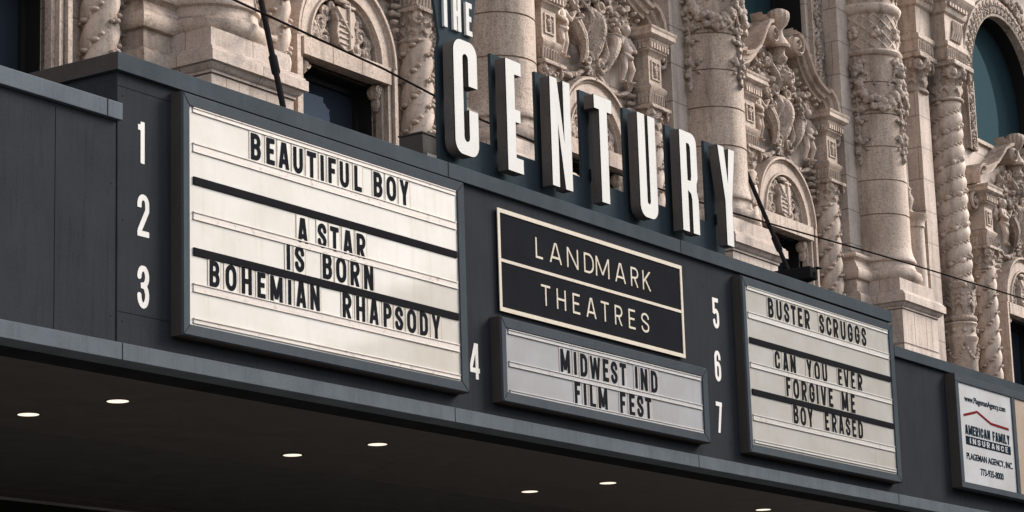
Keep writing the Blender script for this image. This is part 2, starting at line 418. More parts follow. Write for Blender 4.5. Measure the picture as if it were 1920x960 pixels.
def outline(ch, w, t, res=56, thin=False):
    g = 1.0/res; pad = .2 if ch == ',' else .06
    xs = np.arange(-pad, w+pad+g, g); ys = np.arange(-pad, 1+pad+g, g)
    X, Y = np.meshgrid(xs, ys); D = np.full(X.shape, 9.0); h = t/2
    for st in glyph_strokes(ch, w, t, thin):
        for i in range(len(st)-1):
            ax, ay = st[i]; bx, by = st[i+1]; dx, dy = bx-ax, by-ay; L = math.hypot(dx, dy)
            if L < 1e-6: continue
            ux, uy = dx/L, dy/L
            s = (X-ax)*ux+(Y-ay)*uy; p = np.abs(-(X-ax)*uy+(Y-ay)*ux)
            D = np.minimum(D, np.maximum(p-h, np.maximum(-s, s-L)))
            if i > 0: D = np.minimum(D, np.hypot(X-ax, Y-ay)-h)
    if ch != ',': D = np.maximum(D, np.maximum(np.maximum(-Y, Y-1), np.maximum(-X, X-w)))
    ny, nx = D.shape; seg = {}
    def P(a, b):
        (i, j), (k, l) = a, b; da, db = D[i, j], D[k, l]; f = da/(da-db)
        return (xs[j]+(xs[l]-xs[j])*f, ys[i]+(ys[k]-ys[i])*f)
    D = np.where(np.abs(D) < 1e-7, 1e-7, D); inside = D < 0; pt = {}
    for i in range(ny-1):
        row = inside[i:i+2]
        if not row.any(): continue
        for j in range(nx-1):
            cs = [(i, j), (i, j+1), (i+1, j+1), (i+1, j)]; s = [inside[q] for q in cs]
            if all(s) or not any(s): continue
            ent = []; 
            for k in range(4):
                a, b = cs[k], cs[(k+1) % 4]
                if inside[a] != inside[b]:
                    key = (a, b) if a < b else (b, a); pt[key] = P(a, b); ent.append((key, inside[a]))
            # link: leave (inside->outside) to enter
            outs = [e[0] for e in ent if e[1]]; ins = [e[0] for e in ent if not e[1]]
            if len(outs) == 1: seg[outs[0]] = ins[0]
            else:
                for k in range(len(ent)):
                    if ent[k][1]: seg[ent[k][0]] = ent[(k+1) % len(ent)][0]
    loops = []
    while seg:
        k0 = next(iter(seg)); lp = [k0]; k = seg.pop(k0)
        while k != k0:
            lp.append(k)
            if k not in seg: break
            k = seg.pop(k)
        p = [pt[q] for q in lp]; out = []
        n = len(p)
        for i in range(n):
            a, b, c = p[i-1], p[i], p[(i+1) % n]
            if abs((b[0]-a[0])*(c[1]-b[1])-(b[1]-a[1])*(c[0]-b[0])) > 1e-6 and math.hypot(b[0]-a[0], b[1]-a[1]) > 1e-5: out.append(b)
        if len(out) > 2: loops.append(out)
    return loops
def loops_mesh(loops, sx, sz, depth, x0=0, z0=0, bevel=0):
    cu = bpy.data.curves.new('c', 'CURVE'); cu.dimensions = '2D'; cu.fill_mode = 'BOTH'; cu.extrude = depth/2
    if bevel: cu.bevel_depth = bevel; cu.bevel_resolution = 0; cu.offset = -bevel; cu.extrude = depth/2-bevel
    for lp in loops:
        sp = cu.splines.new('POLY'); sp.points.add(len(lp)-1); sp.use_cyclic_u = True
        for p, (x, y) in zip(sp.points, lp): p.co = (x*sx+x0, y*sz+z0, 0, 1)
    o = bpy.data.objects.new('c', cu); me = bpy.data.meshes.new_from_object(o)
    bpy.data.objects.remove(o); bpy.data.curves.remove(cu)
    me.transform(Matrix.Rotation(PI/2, 4, 'X')); me.materials.clear()
    me.polygons.foreach_set('use_smooth', [False]*len(me.polygons)); me.update()
    return me
_gc = {}
def glyph_mesh(ch, w, t, height, depth, res=56, thin=False, bevel=0):
    """w, t relative to height; mesh origin bottom-left, front at -depth/2"""
    k = (ch, w, t, height, depth, res, thin, bevel)
    if k not in _gc: _gc[k] = loops_mesh(outline(ch, w, t, res, thin), height, height, depth, bevel=bevel)
    return _gc[k]
def font_mesh(txt, height, width, depth, x0, z0, bold=0):
    cu = bpy.data.curves.new('t', 'FONT'); cu.body = txt; cu.size = 1; cu.extrude = .01; cu.offset = bold
    o = bpy.data.objects.new('t', cu); me = bpy.data.meshes.new_from_object(o)
    bpy.data.objects.remove(o); bpy.data.curves.remove(cu)
    v = np.array([q.co[:] for q in me.vertices]); mn, mx = v.min(0), v.max(0)
    sx = width/(mx[0]-mn[0]); sz = height/.73
    for q in me.vertices: q.co = ((q.co.x-mn[0])*sx+x0, q.co.y*sz+z0, q.co.z*depth/.02)
    me.transform(Matrix.Rotation(PI/2, 4, 'X')); me.materials.clear(); me.update(); return me
def place(name, me, mat, x, y, z, parent=None, label=None):
    if len(me.materials) == 0: me.materials.append(M[mat])
    o = bpy.data.objects.new(name, me); COL.objects.link(o); o.parent = parent
    o.location = Vector((x, y, z))-(wloc(parent) if parent else Vector((0, 0, 0)))
    if label: o['label'] = label
    return o

# ================================================================== SETTING
GX0, GX1 = -300, 400
struct('road', MB().box(GX0, GX1, -11.5, -1.2, -.3, 0), 'asphalt')
struct('pavement', MB().box(GX0, GX1, -1.2, 12, -.3, .13), 'concrete')
struct('far_pavement', MB().box(GX0, GX1, -20, -11.5, -.3, .13), 'concrete')
struct('ground', MB().box(-600, 700, -500, 500, -.8, -.31), 'asphalt')
struct('road_line', MB().box(GX0, GX1, -6.45, -6.3, 0, .004), 'line')

# the row across the street (seen only as reflections in the sign faces)
def block(x0, x1, h, label):
    t = thing('brick_building', label, 'building', ((x0+x1)/2, -24, 0))
    part('wall', MB().box(x0, x1, -30, -19, 0, h), 'brick', t)
    part('parapet', MB().rect_lathe(x0, x1, -30, -18.95, [(0, h), (.12, h+.1), (.12, h+.4), (0, h+.5)]), 'concrete', t)
    n = int((x1-x0)/2.4)
    fl = int((h-1)/3.6)
    for k in range(fl):
        for i in range(n):
            cx = x0+(i+.5)*(x1-x0)/n
            part('window', MB().box(cx-.55, cx+.55, -19.02, -18.97, 1.2+k*3.6, 3.1+k*3.6), 'glass_low', t)
block(-12, 16, 8.5, 'low brown brick building across the street, behind the viewpoint')
block(16.2, 38, 9.0, 'three storey brown brick building across the street')
block(38.2, 46, 10.4, 'narrow brown brick building across the street, taller than its neighbour')
block(46.2, 60, 11.7, 'tall brown brick building across the street at the corner')
block(60.2, 150, 16.5, 'tallest brown brick building at the far end across the street')

# ================================================================== THEATRE BUILDING
B = thing('theatre_building', 'ornate cream terracotta theatre facade with columns and carved cartouches behind the marquee', 'building', (25, 3.4, .13))
C1, BAY = 19.92, 5.72
COLX = [C1-BAY, C1, C1+BAY, C1+2*BAY, C1+3*BAY]
WY = 3.25                     # wall face
TOPZ = 19.0

# ---- carving vocabulary --------------------------------------------------
def spiral(mb, cx, cz, y, r, turns=1.6, d=1, a0=0, rad=.03, n=22, dome=.0):
    pts = []; rr = []
    for i in range(n+1):
        f = i/n; a = a0+d*2*PI*turns*f; q = r*(1-f)**.85+r*.08
        pts.append((cx+q*math.cos(a), y-dome*f, cz+q*math.sin(a))); rr.append(rad*(1-.45*f))
    mb.tube(pts, rr, 6); mb.ell((cx, y-dome, cz), rad*1.5, q=0)
def acanthus(mb, x, z, y, ang, L, W, th=.03, curl=.04, lobes=3):
    ux, uz = math.cos(ang), math.sin(ang)
    mb.ell((x+ux*L*.5, y, z+uz*L*.5), (L*.5, th, W*.28), ry=-ang)
    for k in range(lobes):
        f = .2+.55*k/max(1, lobes-1)
        for s in (-1, 1):
            a = ang+s*(.75-.2*k/lobes)
            ll = W*(.85-.35*k/lobes)
            px, pz = x+ux*L*f, z+uz*L*f
            mb.ell((px+math.cos(a)*ll*.5, y-.008, pz+math.sin(a)*ll*.5), (ll*.5, th*.9, ll*.2), ry=-a, q=0)
    mb.ell((x+ux*L, y-curl, z+uz*L), (W*.28, th*1.1, W*.22), ry=-ang, q=0)
def rosette(mb, x, z, y, r, n=6):
    for k in range(n):
        a = 2*PI*k/n; mb.ell((x+r*.6*math.cos(a), y, z+r*.6*math.sin(a)), (r*.42, r*.3, r*.27), ry=-a, q=0)
    mb.ell((x, y-r*.25, z), r*.28, q=0)
def fruit_run(mb, pts, r0, r1, k=5, rg=rnd, fat=.5):
    for p in pts:
        for i in range(k):
            r = rg.uniform(r0, r1)
            a, b = rg.uniform(0, 2*PI), rg.uniform(-1, 1)
            mb.ell((p[0]+fat*r1*2*math.cos(a)*rg.random(), p[1]+fat*r1*2*b*.6, p[2]+fat*r1*2*math.sin(a)*rg.random()), r, q=0 if r < .03 else 1)
def mask(mb, x, y, z, s, ang=0):
    """small carved head with hair, brow, nose, cheeks and beard; faces -Y before rotation"""
    t = MB(); t.ell((0, 0, 0), (s*.78, s*.8, s), q=2); t.ell((0, -s*.82, -.05*s), (s*.16, s*.24, s*.3)); t.ell((0, -s*.62, -s*.45), (s*.3, s*.2, s*.1), q=0)
    for k in (-1, 1):
        t.ell((k*s*.32, -s*.6, -s*.12), (s*.24, s*.24, s*.24)); t.ell((k*s*.32, -s*.66, s*.3), (s*.26, s*.18, s*.1))
        t.ell((k*s*.8, 0, s*.1), s*.3); t.ell((k*s*.6, -.1*s, s*.7), s*.36); t.ell((k*s*.85, .1*s, -s*.45), s*.3)
    t.ell((0, -.2*s, s*.95), s*.4); t.ell((0, -s*.5, -s*.85), (s*.45, s*.35, s*.4))
    ca, sa = math.cos(ang), math.sin(ang)
    t.v = [(x+px*ca-py*sa, y+px*sa+py*ca, z+pz) for px, py, pz in t.v]
    mb.add(t.v, t.f)
def putto(mb, x, y, z, s, side):
    """carved cherub standing in relief; z is the foot, s its height, side = which way it leans"""
    H = s
    def P(px, py, pz): return (x+side*px*H, y+py*H, z+pz*H)
    def E(px, py, pz, r, ry=0): mb.ell(P(px, py, pz), tuple(q*H for q in r), ry=side*ry, q=2)
    E(0, -.02, .86, (.085, .09, .10)); E(0, -.10, .85, (.02, .025, .025)); E(.0, .0, .91, (.1, .1, .07))
    for k in range(7): mb.ell(P(.1*math.cos(k*PI/6), .0, .89+.08*math.sin(k*PI/6)), .035*H, q=0)
    E(0, 0, .66, (.105, .085, .12)); E(.0, -.035, .54, (.11, .095, .10)); E(.01, 0, .45, (.115, .09, .09))
    E(0, .0, .77, (.05, .05, .05))
    def limb(pts, rad): mb.tube([P(*p) for p in pts], [q*H for q in rad], 8); [mb.ell(P(*p), q*H*1.02) for p, q in zip(pts, rad)]
    limb([(.06, -.01, .43), (.085, -.07, .24), (.06, -.02, .05)], [.075, .055, .035]); limb([(-.06, 0, .43), (-.08, -.03, .25), (-.10, .02, .06)], [.075, .055, .035])
    E(.07, -.06, .025, (.04, .075, .025)); E(-.11, -.02, .03, (.04, .06, .025))
    limb([(-.10, -.01, .73), (-.20, -.06, .62), (-.27, -.08, .73)], [.05, .04, .03]); limb([(.10, -.01, .73), (.17, -.06, .60), (.10, -.13, .53)], [.05, .04, .03])
    mb.ell(P(-.29, -.08, .76), .035*H); mb.ell(P(.08, -.14, .52), .035*H)
    for k in range(4): E(.16+.03*k, .05, .72-.05*k, (.03, .03, .12), .5+.15*k)     # wing
    limb([(-.1, -.06, .47), (.02, -.11, .41), (.12, -.06, .45)], [.025, .035, .025])  # sash

# ---- columns ------------------------------------------------------------
AX = 2.83; RS = .50
def column(cx):
    prof = [(RS+.055, 10.18), (RS+.03, 10.24), (RS+.012, 10.34)]
    joints = [10.87, 11.45, 12.02, 12.58, 13.13]
    z = 10.34
    for j in joints:
        prof += [(RS+.012, j-.012), (RS-.012, j-.006), (RS-.012, j+.006), (RS+.012, j+.012)]
    prof += [(RS+.008, 13.62), (RS-.0, 15.6), (RS, 18.0)]
    sh = part('column', MB().lathe(cx, AX, prof, 56), 'rustic', B, 50)
    b = MB()
    b.lathe(cx, AX, [(.60, 9.72), (.645, 9.76), (.665, 9.83), (.645, 9.90), (.60, 9.93), (.58, 9.945), (.575, 9.965), (.56, 9.99), (.545, 10.03), (.55, 10.055), (.545, 10.06), (.575, 10.085), (.58, 10.115), (.565, 10.15), (.56, 10.165), (.55, 10.185), (.50, 10.19)], 56)
    part('base', b, 'terracotta', sh, 35)
    p = MB()
    p.rect_lathe(cx-.69, cx+.69, 2.2, 3.4, [(0, 5.6), (0, 8.62), (.0, 8.625), (-.012, 8.63), (-.012, 8.645), (0, 8.65), (0, 9.20), (.02, 9.205), (.02, 9.235), (.05, 9.25), (.075, 9.285), (.08, 9.30), (.12, 9.305), (.12, 9.42), (.10, 9.425), (.095, 9.45), (.07, 9.465), (.055, 9.49), (.0, 9.505), (0, 9.51)])
    p.rect_lathe(cx-.665, cx+.665, 2.225, 3.4, [(0, 9.51), (0, 9.72)])
    for k in (-.23, .23): p.box(cx+k-.004, cx+k+.004, 2.197, 2.2, 8.65, 9.22)
    part('pedestal', p, 'ashlar', sh, 30)
    # garland with masks on the front and sides, hanging fruit drops
    g = MB(); rg = random.Random(3)
    def pol(a, z, r): return (cx+r*math.sin(R(a)), AX-r*math.cos(R(a)), z)
    for a in (-90, 0, 90):
        hx, hy, hz = pol(a, 13.38, RS+.04); mask(g, hx, hy, hz, .135, R(a))
        for k in range(5):
            q = pol(a+(k-2)*7, 13.55-.03*abs(k-2), RS+.03); g.ell(q, rg.uniform(.045, .06))
        g.tube([pol(a, 13.3, RS+.02), pol(a, 12.6, RS+.025), pol(a, 11.75, RS+.025)], .028, 6)
        zz = 13.15
        for (n, rr, wd) in ((7, .05, .085), (6, .055, .10), (3, .035, .05), (6, .05, .10), (5, .04, .07), (2, .03, .035), (7, .045, .11), (5, .04, .07), (3, .03, .03)):
            for i in range(n):
                an = a+rg.uniform(-1, 1)*wd/RS*57; g.ell(pol(an, zz+rg.uniform(-.06, .06), RS+.03+rg.uniform(0, .035)), rr*rg.uniform(.7, 1.1))
            for s in (-1, 1):
                if n > 4:
                    q = pol(a+s*(wd+.04)/RS*57, zz+.02, RS+.02); g.ell(q, (.05, .035, .03), ry=s*.6, rz=R(a))
            zz -= .185 if n > 3 else .13
    for m in (-45, 45):
        for i in range(19):
            f = i/18*2-1; a = m+f*40; z = 13.12-.38*(1-f*f)**.8; wd = .045+.05*(1-f*f)
            for k in range(4):
                g.ell(pol(a+rg.uniform(-3, 3), z+rg.uniform(-1, 1)*wd, RS+.04+rg.uniform(0, .05)), rg.uniform(.04, .07))
        for s in (-1, 1):                       # ribbons
            pts = [pol(m+s*(30-17*f)+2.5*math.sin(f*9), 13.25-.13*f+.05*math.sin(f*11), RS+.02+.02*math.sin(f*7)) for f in [i/16 for i in range(17)]]
            g.tube(pts, [.017+.006*math.sin(i*.9) for i in range(17)], 6)
    part('garland', carve(g, .0095, wloc(sh), 1), 'carved', sh)
    # lattice band between rings
    l = MB()
    l.lathe(cx, AX, [(RS+.02, 13.60), (RS+.06, 13.63), (RS+.075, 13.67), (RS+.05, 13.71), (RS-.005, 13.72), (RS-.008, 14.32), (RS+.06, 14.35), (RS+.085, 14.40), (RS+.10, 14.45), (RS+.07, 14.50), (RS+.01, 14.52)], 56)
    for k in range(14):
        for s in (-1, 1):
            pts = []
            for i in range(15):
                a = 360/14*k+s*i*(360/14*3)/14; pts.append(pol(a, 13.72+.60*i/14, RS+.006))
            l.tube(pts, .021, 5)
    for k in range(28):
        for j in range(6): 
            if (k+j) % 2 == 0: l.ell(pol(360/28*k, 13.72+.6*(j+.5)/6+.0, RS-.004), .022, q=0)
    for a in range(0, 360, 45):
        q = pol(a, 14.0, RS+.04)
        for k in range(9): l.ell(pol(a+rg.uniform(-9, 9), 14.0+rg.uniform(-.08, .08), RS+.03), rg.uniform(.035, .055), q=1)
    part('lattice_band', l, 'carved_plain', sh, 50)
    c = MB()
    for k in range(12):
        a = 30*k; n0 = len(c.v); t = MB(); acanthus(t, 0, 0, 0, PI/2, .58, .24, .035, .07, 4)
        spiral(t, -.08, .12, -.01, .06, 1.3, 1, 0, .016); spiral(t, .08, .12, -.01, .06, 1.3, -1, PI, .016)
        ca, sa = math.cos(R(a)), math.sin(R(a))
        c.add([(cx+px*ca+(RS+.02-py)*sa, AX+px*sa-(RS+.02-py)*ca, 14.55+pz) for px, py, pz in t.v], t.f)
    c.lathe(cx, AX, [(RS+.01, 15.15), (RS+.08, 15.2), (RS+.1, 15.26), (RS+.06, 15.32), (RS+.01, 15.34)], 48)
    part('leaf_band', c, 'carved', sh, 60)
    return sh
col0 = column(COLX[1])
for k in (2, 3, 4): dup(col0, (k-1)*BAY)
dup(col0, -BAY)

# backing pilaster with its stepped pedestal
def pilaster(cx):
    p = MB()
    p.box(cx-.93, cx+.93, 2.93, 3.5, 10.2, 18)
    o = part('pilaster', p, 'ashlar', B, 30)
    q = MB()
    q.rect_lathe(cx-1.10, cx+1.10, 2.78, 3.5, [(0, 5.6), (0, 9.20), (.02, 9.22), (.06, 9.29), (.11, 9.305), (.11, 9.42), (.08, 9.45), (.03, 9.50), (0, 9.51), (0, 9.70), (.05, 9.715), (.075, 9.75), (.085, 9.82), (.065, 9.88), (.03, 9.91), (.02, 9.95), (-.02, 9.99), (-.04, 10.03), (-.02, 10.06), (.02, 10.08), (.03, 10.11), (.01, 10.15), (-.06, 10.17), (-.14, 10.24)])
    part('pilaster_base', q, 'terracotta', o, 35)
    return o
pil0 = pilaster(COLX[1])
for k in (0, 2, 3, 4): dup(pil0, (k-1)*BAY)

# ---- wall with openings ---------------------------------------------------
def bayc(i): return COLX[i]+BAY/2
C4 = COLX[4]+7.0
W_ = MB()
xs0 = COLX[0]-6
segs = []
# lower openings (half width .78 below 10.22) and upper windows (half 1.41 above 13.5)
cent = [bayc(0), bayc(1), bayc(2), bayc(3), C4]
edges = [xs0]+[COLX[i] for i in range(1, 5)]+[C4+4.5]
for i, c in enumerate(cent):
    a, b = edges[i], edges[i+1]
    hw = 1.41 if i < 4 else 1.66
    W_.box(a, c-.78, WY, 4.2, 5.56, 10.22); W_.box(c+.78, b, WY, 4.2, 5.56, 10.22)
    W_.box(a, b, WY, 4.2, 10.22, 13.5)
    W_.box(a, c-hw, WY, 4.2, 13.5, 17.5); W_.box(c+hw, b, WY, 4.2, 13.5, 17.5)
W_.box(xs0, C4+4.5, WY, 4.2, 17.5, TOPZ)
W_.box(xs0, C4+4.5, 6.5, 14, 5.56, TOPZ)
part('wall', W_, 'ashlar', B, 30)
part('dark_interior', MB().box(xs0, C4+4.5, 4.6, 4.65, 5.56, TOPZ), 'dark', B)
e = MB(); e.rect_lathe(xs0, C4+4.5, 2.5, 4.2, [(0, 17.6), (.1, 17.7), (.1, 18.0), (.3, 18.2), (.35, 18.5), (0, 18.6)])
part('entablature', e, 'terracotta', B, 30)

def twisted(cx, cy, z0, z1, r, parent, lobes=3, pitch=1.0, leaves=True):
    m = MB(); n = int((z1-z0)/.03)
    def fn(rr, z, a):
        ph = (a/(2*PI)-(z-z0)/pitch)*lobes
        return rr*(.70+.34*abs(math.sin(PI*ph))**.8)
    m.lathe(cx, cy, [(r, z0+(z1-z0)*i/n) for i in range(n+1)], 42, fn)
    if leaves:
        rg = random.Random(int(cx*10))
        for l in range(lobes):
            k = 0
            while True:
                z = z0+k*.11; k += 1
                if z > z1: break
                a = 2*PI*((z-z0)/pitch+l/lobes)
                m.ell((cx+r*.74*math.cos(a), cy+r*.74*math.sin(a), z), (.03, .03, .06), q=0)
                if k % 3 == 0:
                    for s in (-1, 1):
                        b = a+s*.38; b2 = a+s*.75
                        m.ell((cx+r*.93*math.cos(b), cy+r*.93*math.sin(b), z+.05*s), (.05, .05, .03), q=1)
                        m.ell((cx+r*.98*math.cos(b2), cy+r*.98*math.sin(b2), z+.09*s+.02), (.03, .03, .022), q=0)
    return part('twisted_column', m, 'carved_plain', parent, 60)

def capital(cx, cy, z0, z1, r, parent, masks=False):
    m = MB(); H = z1-z0
    m.lathe(cx, cy, [(r*1.12, z0-.03), (r*1.18, z0), (r*1.12, z0+.03), (r*.95, z0+.04), (r*.98, z0+H*.5), (r*1.25, z0+H*.85), (r*1.3, z0+H*.9)], 32)
    m.box(cx-r*1.45, cx+r*1.45, cy-r*1.45, cy+r*1.3, z1-H*.14, z1)
    for k in range(8):
        a = 45*k; t = MB(); acanthus(t, 0, 0, 0, PI/2, H*(.62 if k % 2 else .45), r*.8, .03, .05, 3)
        ca, sa = math.cos(R(a)), math.sin(R(a))
        m.add([(cx+px*ca+(r*1.0-py)*sa, cy+px*sa-(r*1.0-py)*ca, z0+.03+pz) for px, py, pz in t.v], t.f)
    for sx in (-1, 1):
        for sy in (-1, 1):
            t = MB(); spiral(t, 0, 0, 0, r*.42, 1.5, sx, 0, r*.13, dome=.02)
            ang = R(38*sx)
            for px, py, pz in [(0, 0, 0)]: pass
            m.add([(cx+sx*r*1.15+px*math.cos(ang), cy+sy*r*1.1+px*math.sin(ang)+py, z1-H*.32+pz) for px, py, pz in t.v], t.f)
    if masks:
        for a in (-50, 0, 50): mask(m, cx+r*1.2*math.sin(R(a)), cy-r*1.2*math.cos(R(a)), z1-H*.28, H*.17, R(a))
    return part('capital', carve(m, .011 if r < .22 else .013, wloc(parent)), 'carved', parent)

def pedestal_block(cx, parent):
    """block over a thin twisted column: fluted console, panelled die, dentil cornice"""
    m = MB(); h = .20; y0, y1 = 2.90, 3.3
    m.rect_lathe(cx-h+.02, cx+h-.02, y0+.02, y1, [(.05, 11.26), (.05, 11.30), (0, 11.31), (0.02, 11.48), (.05, 11.52), (.06, 11.56), (.02, 11.60), (-.01, 11.62)])
    m.rect_lathe(cx-h, cx+h, y0, y1, [(-.02, 11.60), (-.02, 12.02), (0, 12.04), (.03, 12.08), (.05, 12.09), (.05, 12.20), (.07, 12.22), (.08, 12.25), (.13, 12.28), (.15, 12.30), (.15, 12.36), (.165, 12.38), (.17, 12.41), (0, 12.42)])
    for k in range(7):
        x = cx-h-.03+(2*h+.06)*k/6
        m.box(x-.018, x+.018, y0-.085, y0-.04, 12.115, 12.195)
        m.tube([(x*.86+cx*.14, y0+.015, 11.32), (x*.86+cx*.14, y0-.0, 11.47)], .016, 6)
    for k in range(5):
        y = y0+.02+.07*k; m.box(cx-h-.085, cx-h-.04, y-.018, y+.018, 12.115, 12.195); m.box(cx+h+.04, cx+h+.085, y-.018, y+.018, 12.115, 12.195)
        m.tube([(cx-h+.0, y+.03, 11.32), (cx-h-.01, y+.03, 11.47)], .016, 6)
    # panel frames with a carved drop, front and left
    for (a, b) in ((cx-.12, cx+.12),):
        m.box(a, a+.02, y0-.0, y0+.04, 11.68, 11.96); m.box(b-.02, b, y0-.0, y0+.04, 11.68, 11.96); m.box(a+.02, b-.02, y0, y0+.04, 11.68, 11.70); m.box(a+.02, b-.02, y0, y0+.04, 11.94, 11.96)
        for k in range(5): m.ell((cx, y0+.01, 11.74+.045*k), (.05-.012*abs(k-2), .03, .03), q=0)
        m.ell((cx-.04, y0+.01, 11.86), .03, q=0); m.ell((cx+.04, y0+.01, 11.86), .03, q=0)
    return part('cornice_block', m, 'terracotta', parent, 30)

def side_console(cx, s, parent):
    m = MB()
    path = [(cx, 12.26)]
    spiral(m, cx+s*.36, 12.10, 3.02, .15, 1.6, -s, PI/2, .035, 26, .02)
    m.arc(cx+s*.36, 12.10, [(0.02, 3.06), (.165, 3.06), (.165, 3.3), (.02, 3.3)], 0, 2*PI, 28)
    return part('console', m, 'terracotta', parent, 40)

def bay_parts(c, hs, reuse=None):
    """lunette, cartouche, pediment and twisted columns for a bay centred on c; hs = half spacing of the thin columns"""
    out = []
    # lunette
    z0 = 10.44
    l = MB()
    l.arc(c, z0, [(1.0, WY+.05), (1.0, WY-.13), (.975, WY-.20), (.94, WY-.20), (.925, WY-.15), (.915, WY-.15), (.90, WY-.18), (.885, WY-.15), (.73, WY-.15), (.72, WY-.18), (.695, WY-.18), (.685, WY-.12), (.66, WY-.11), (.645, WY-.02), (.645, WY+.05)], 0, PI, 44)
    for s in (-1, 1):                       # jamb mouldings run on down beside the opening
        for (a, b, y) in ((.925, .99, .19), (.84, .895, .15), (.78, .835, .09)):
            l.box(min(c+s*a, c+s*b), max(c+s*a, c+s*b), WY-y, WY+.05, 5.6, z0)
    lun = part('lunette', l, 'terracotta', B, 30); out.append(lun)
    t = MB()
    t.arc(c, z0, [(.0, WY-.004), (.775, WY-.004), (.775, WY+.05), (0, WY+.05)], 0, PI, 30)
    rg = random.Random(5)
    for s in (-1, 1):
        for (px, pz, r) in ((.31, .12, .10), (.49, .10, .09), (.38, .29, .10), (.53, .24, .07), (.30, .45, .09), (.17, .55, .07)):
            spiral(t, c+s*px, z0+pz, WY-.07, r, 1.5, s, rg.uniform(0, 6), .03)
            acanthus(t, c+s*px, z0+pz, WY-.03, PI/2-s*rg.uniform(.2, 1.2), r*1.6, r, .03, .03, 2)
        for k in range(14): t.ell((c+s*rg.uniform(.24, .55), WY-.05, z0+rg.uniform(.05, .34)), rg.uniform(.02, .045), q=0)
    part('tympanum', carve(t, .0095, wloc(lun), 1), 'carved', lun)
    sh = MB()
    pts = [(c-.17, z0+.54), (c+.17, z0+.54), (c+.205, z0+.44), (c+.16, z0+.36), (c+.185, z0+.22), (c+.14, z0+.07), (c+.0, z0+.005), (c-.14, z0+.07), (c-.185, z0+.22), (c-.16, z0+.36), (c-.205, z0+.44)]
    sh.prism(pts, WY-.16, WY+.0)
    for k in range(5): sh.box(c-.13, c+.02, WY-.18, WY-.161, z0+.08+.07*k, z0+.105+.07*k)
    sh.tube([(c-.2, WY-.165, z0+.52), (c+.1, WY-.17, z0+.2)], .024, 6)
    sh.tube([(c+.05, WY-.17, z0+.05), (c+.05, WY-.17, z0+.62)], .024, 6); sh.tube([(c-.05, WY-.17, z0+.57), (c+.16, WY-.17, z0+.57)], .024, 6)
    sh.ell((c, WY-.1, z0+.64), (.16, .06, .05))
    part('shield', sh, 'carved_plain', lun, 30, bevel=.01)
    li = MB()
    li.box(c-.86, c+.86, WY-.19, WY+.05, 10.22, z0-.003)
    for s in (-1, 1):
        li.ell((c+s*.72, WY-.02, 10.12), (.07, .1, .10)); li.ell((c+s*.75, WY-.02, 9.98), (.04, .07, .1))
        spiral(li, c+s*.70, 10.14, WY-.10, .05, 1.2, s, 0, .018)
    for k in (-.3, .28): li.box(c+k-.005, c+k+.005, WY-.194, WY-.19, 10.23, z0-.01)
    part('lintel', li, 'terracotta', lun, 30, bevel=.006)
    # lower opening: frame and glass set deep
    fr = MB(); y0, y1 = 3.50, 3.58
    fr.box(c-.79, c-.70, y0, y1, 5.6, 10.3); fr.box(c+.70, c+.79, y0, y1, 5.6, 10.3); fr.box(c-.70, c+.70, y0, y1, 10.12, 10.3)
    fr.box(c-.70, c+.70, y0+.01, y1, 8.0, 8.06)
    w1 = part('window', fr, 'window_frame', B, 30); out.append(w1)
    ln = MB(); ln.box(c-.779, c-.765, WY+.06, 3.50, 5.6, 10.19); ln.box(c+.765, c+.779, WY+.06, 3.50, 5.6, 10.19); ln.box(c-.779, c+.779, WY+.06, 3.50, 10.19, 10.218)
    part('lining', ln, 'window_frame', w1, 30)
    part('glass', MB().box(c-.70, c+.70, 3.55, 3.56, 5.6, 10.12), 'glass_low', w1)
    # cartouche
    k = MB(); rg = random.Random(11)
    k.ell((c, WY-.04, 12.08), (.22, .20, .42), q=2); k.ell((c, WY-.10, 12.12), (.15, .17, .30), q=2)
    for s in (-1, 1):
        # strapwork round the shield
        k.tube([(c+s*(.20+.09*math.sin(f*PI*2.2)), WY-.10-.05*math.sin(f*PI), 11.66+.90*f) for f in [i/18 for i in range(19)]], [.035+.02*math.sin(i*.7) for i in range(19)], 7)
        spiral(k, c+s*.22, 12.52, WY-.12, .12, 1.5, s, PI/2, .035); spiral(k, c+s*.17, 11.66, WY-.12, .11, 1.5, -s, 0, .03)
        spiral(k, c+s*.33, 12.16, WY-.08, .09, 1.4, s, 0, .028)
        for i in range(26):
            f = rg.random(); k.ell((c+s*(.30+.10*rg.random()+.08*math.sin(f*6)), WY-.05-.05*rg.random(), 11.8+.8*f), rg.uniform(.025, .055), q=0)
        # cornucopia
        pts = [(c+s*(.30+.24*f**1.4), WY-.10-.06*math.sin(f*PI), 11.58+.55*f) for f in [i/10 for i in range(11)]]
        k.tube(pts, [.02+.085*(i/10) for i in range(11)], 12)
        for j in range(6): k.tube([(p[0]+.02*s+(.02+.08*i/10)*math.cos(j*1.05)*.95, p[1]-(.02+.08*i/10)*abs(math.sin(j*1.05))*.95, p[2]) for i, p in enumerate(pts)], .012, 5)
        k.arc(0, 0, [(.0, 0)]*0 or [(.1, 0), (.1, .01), (.09, .01)], 0, .1, 1) if False else None
        k.ell((c+s*.54, WY-.11, 12.14), (.125, .12, .035), ry=s*.35)
        for i in range(22): k.ell((c+s*(.55+rg.uniform(-.12, .12)), WY-.10+rg.uniform(-.08, .05), 12.28+rg.uniform(-.1, .22)), rg.uniform(.03, .055), q=0)
        for i in range(4): acanthus(k, c+s*.52, 12.25, WY-.07, PI/2-s*(.9-.5*i), .26, .11, .03, .05, 3)
        # festoon from the bottom curl to the side drop
        pts = [(c+s*(.2+.90*f), WY-.06, 11.50-.16*math.sin(f*PI)*.9+.0*f) for f in [i/14 for i in range(15)]]
        k.tube(pts, [.03+.015*math.sin(i*1.3) for i in range(15)], 7)
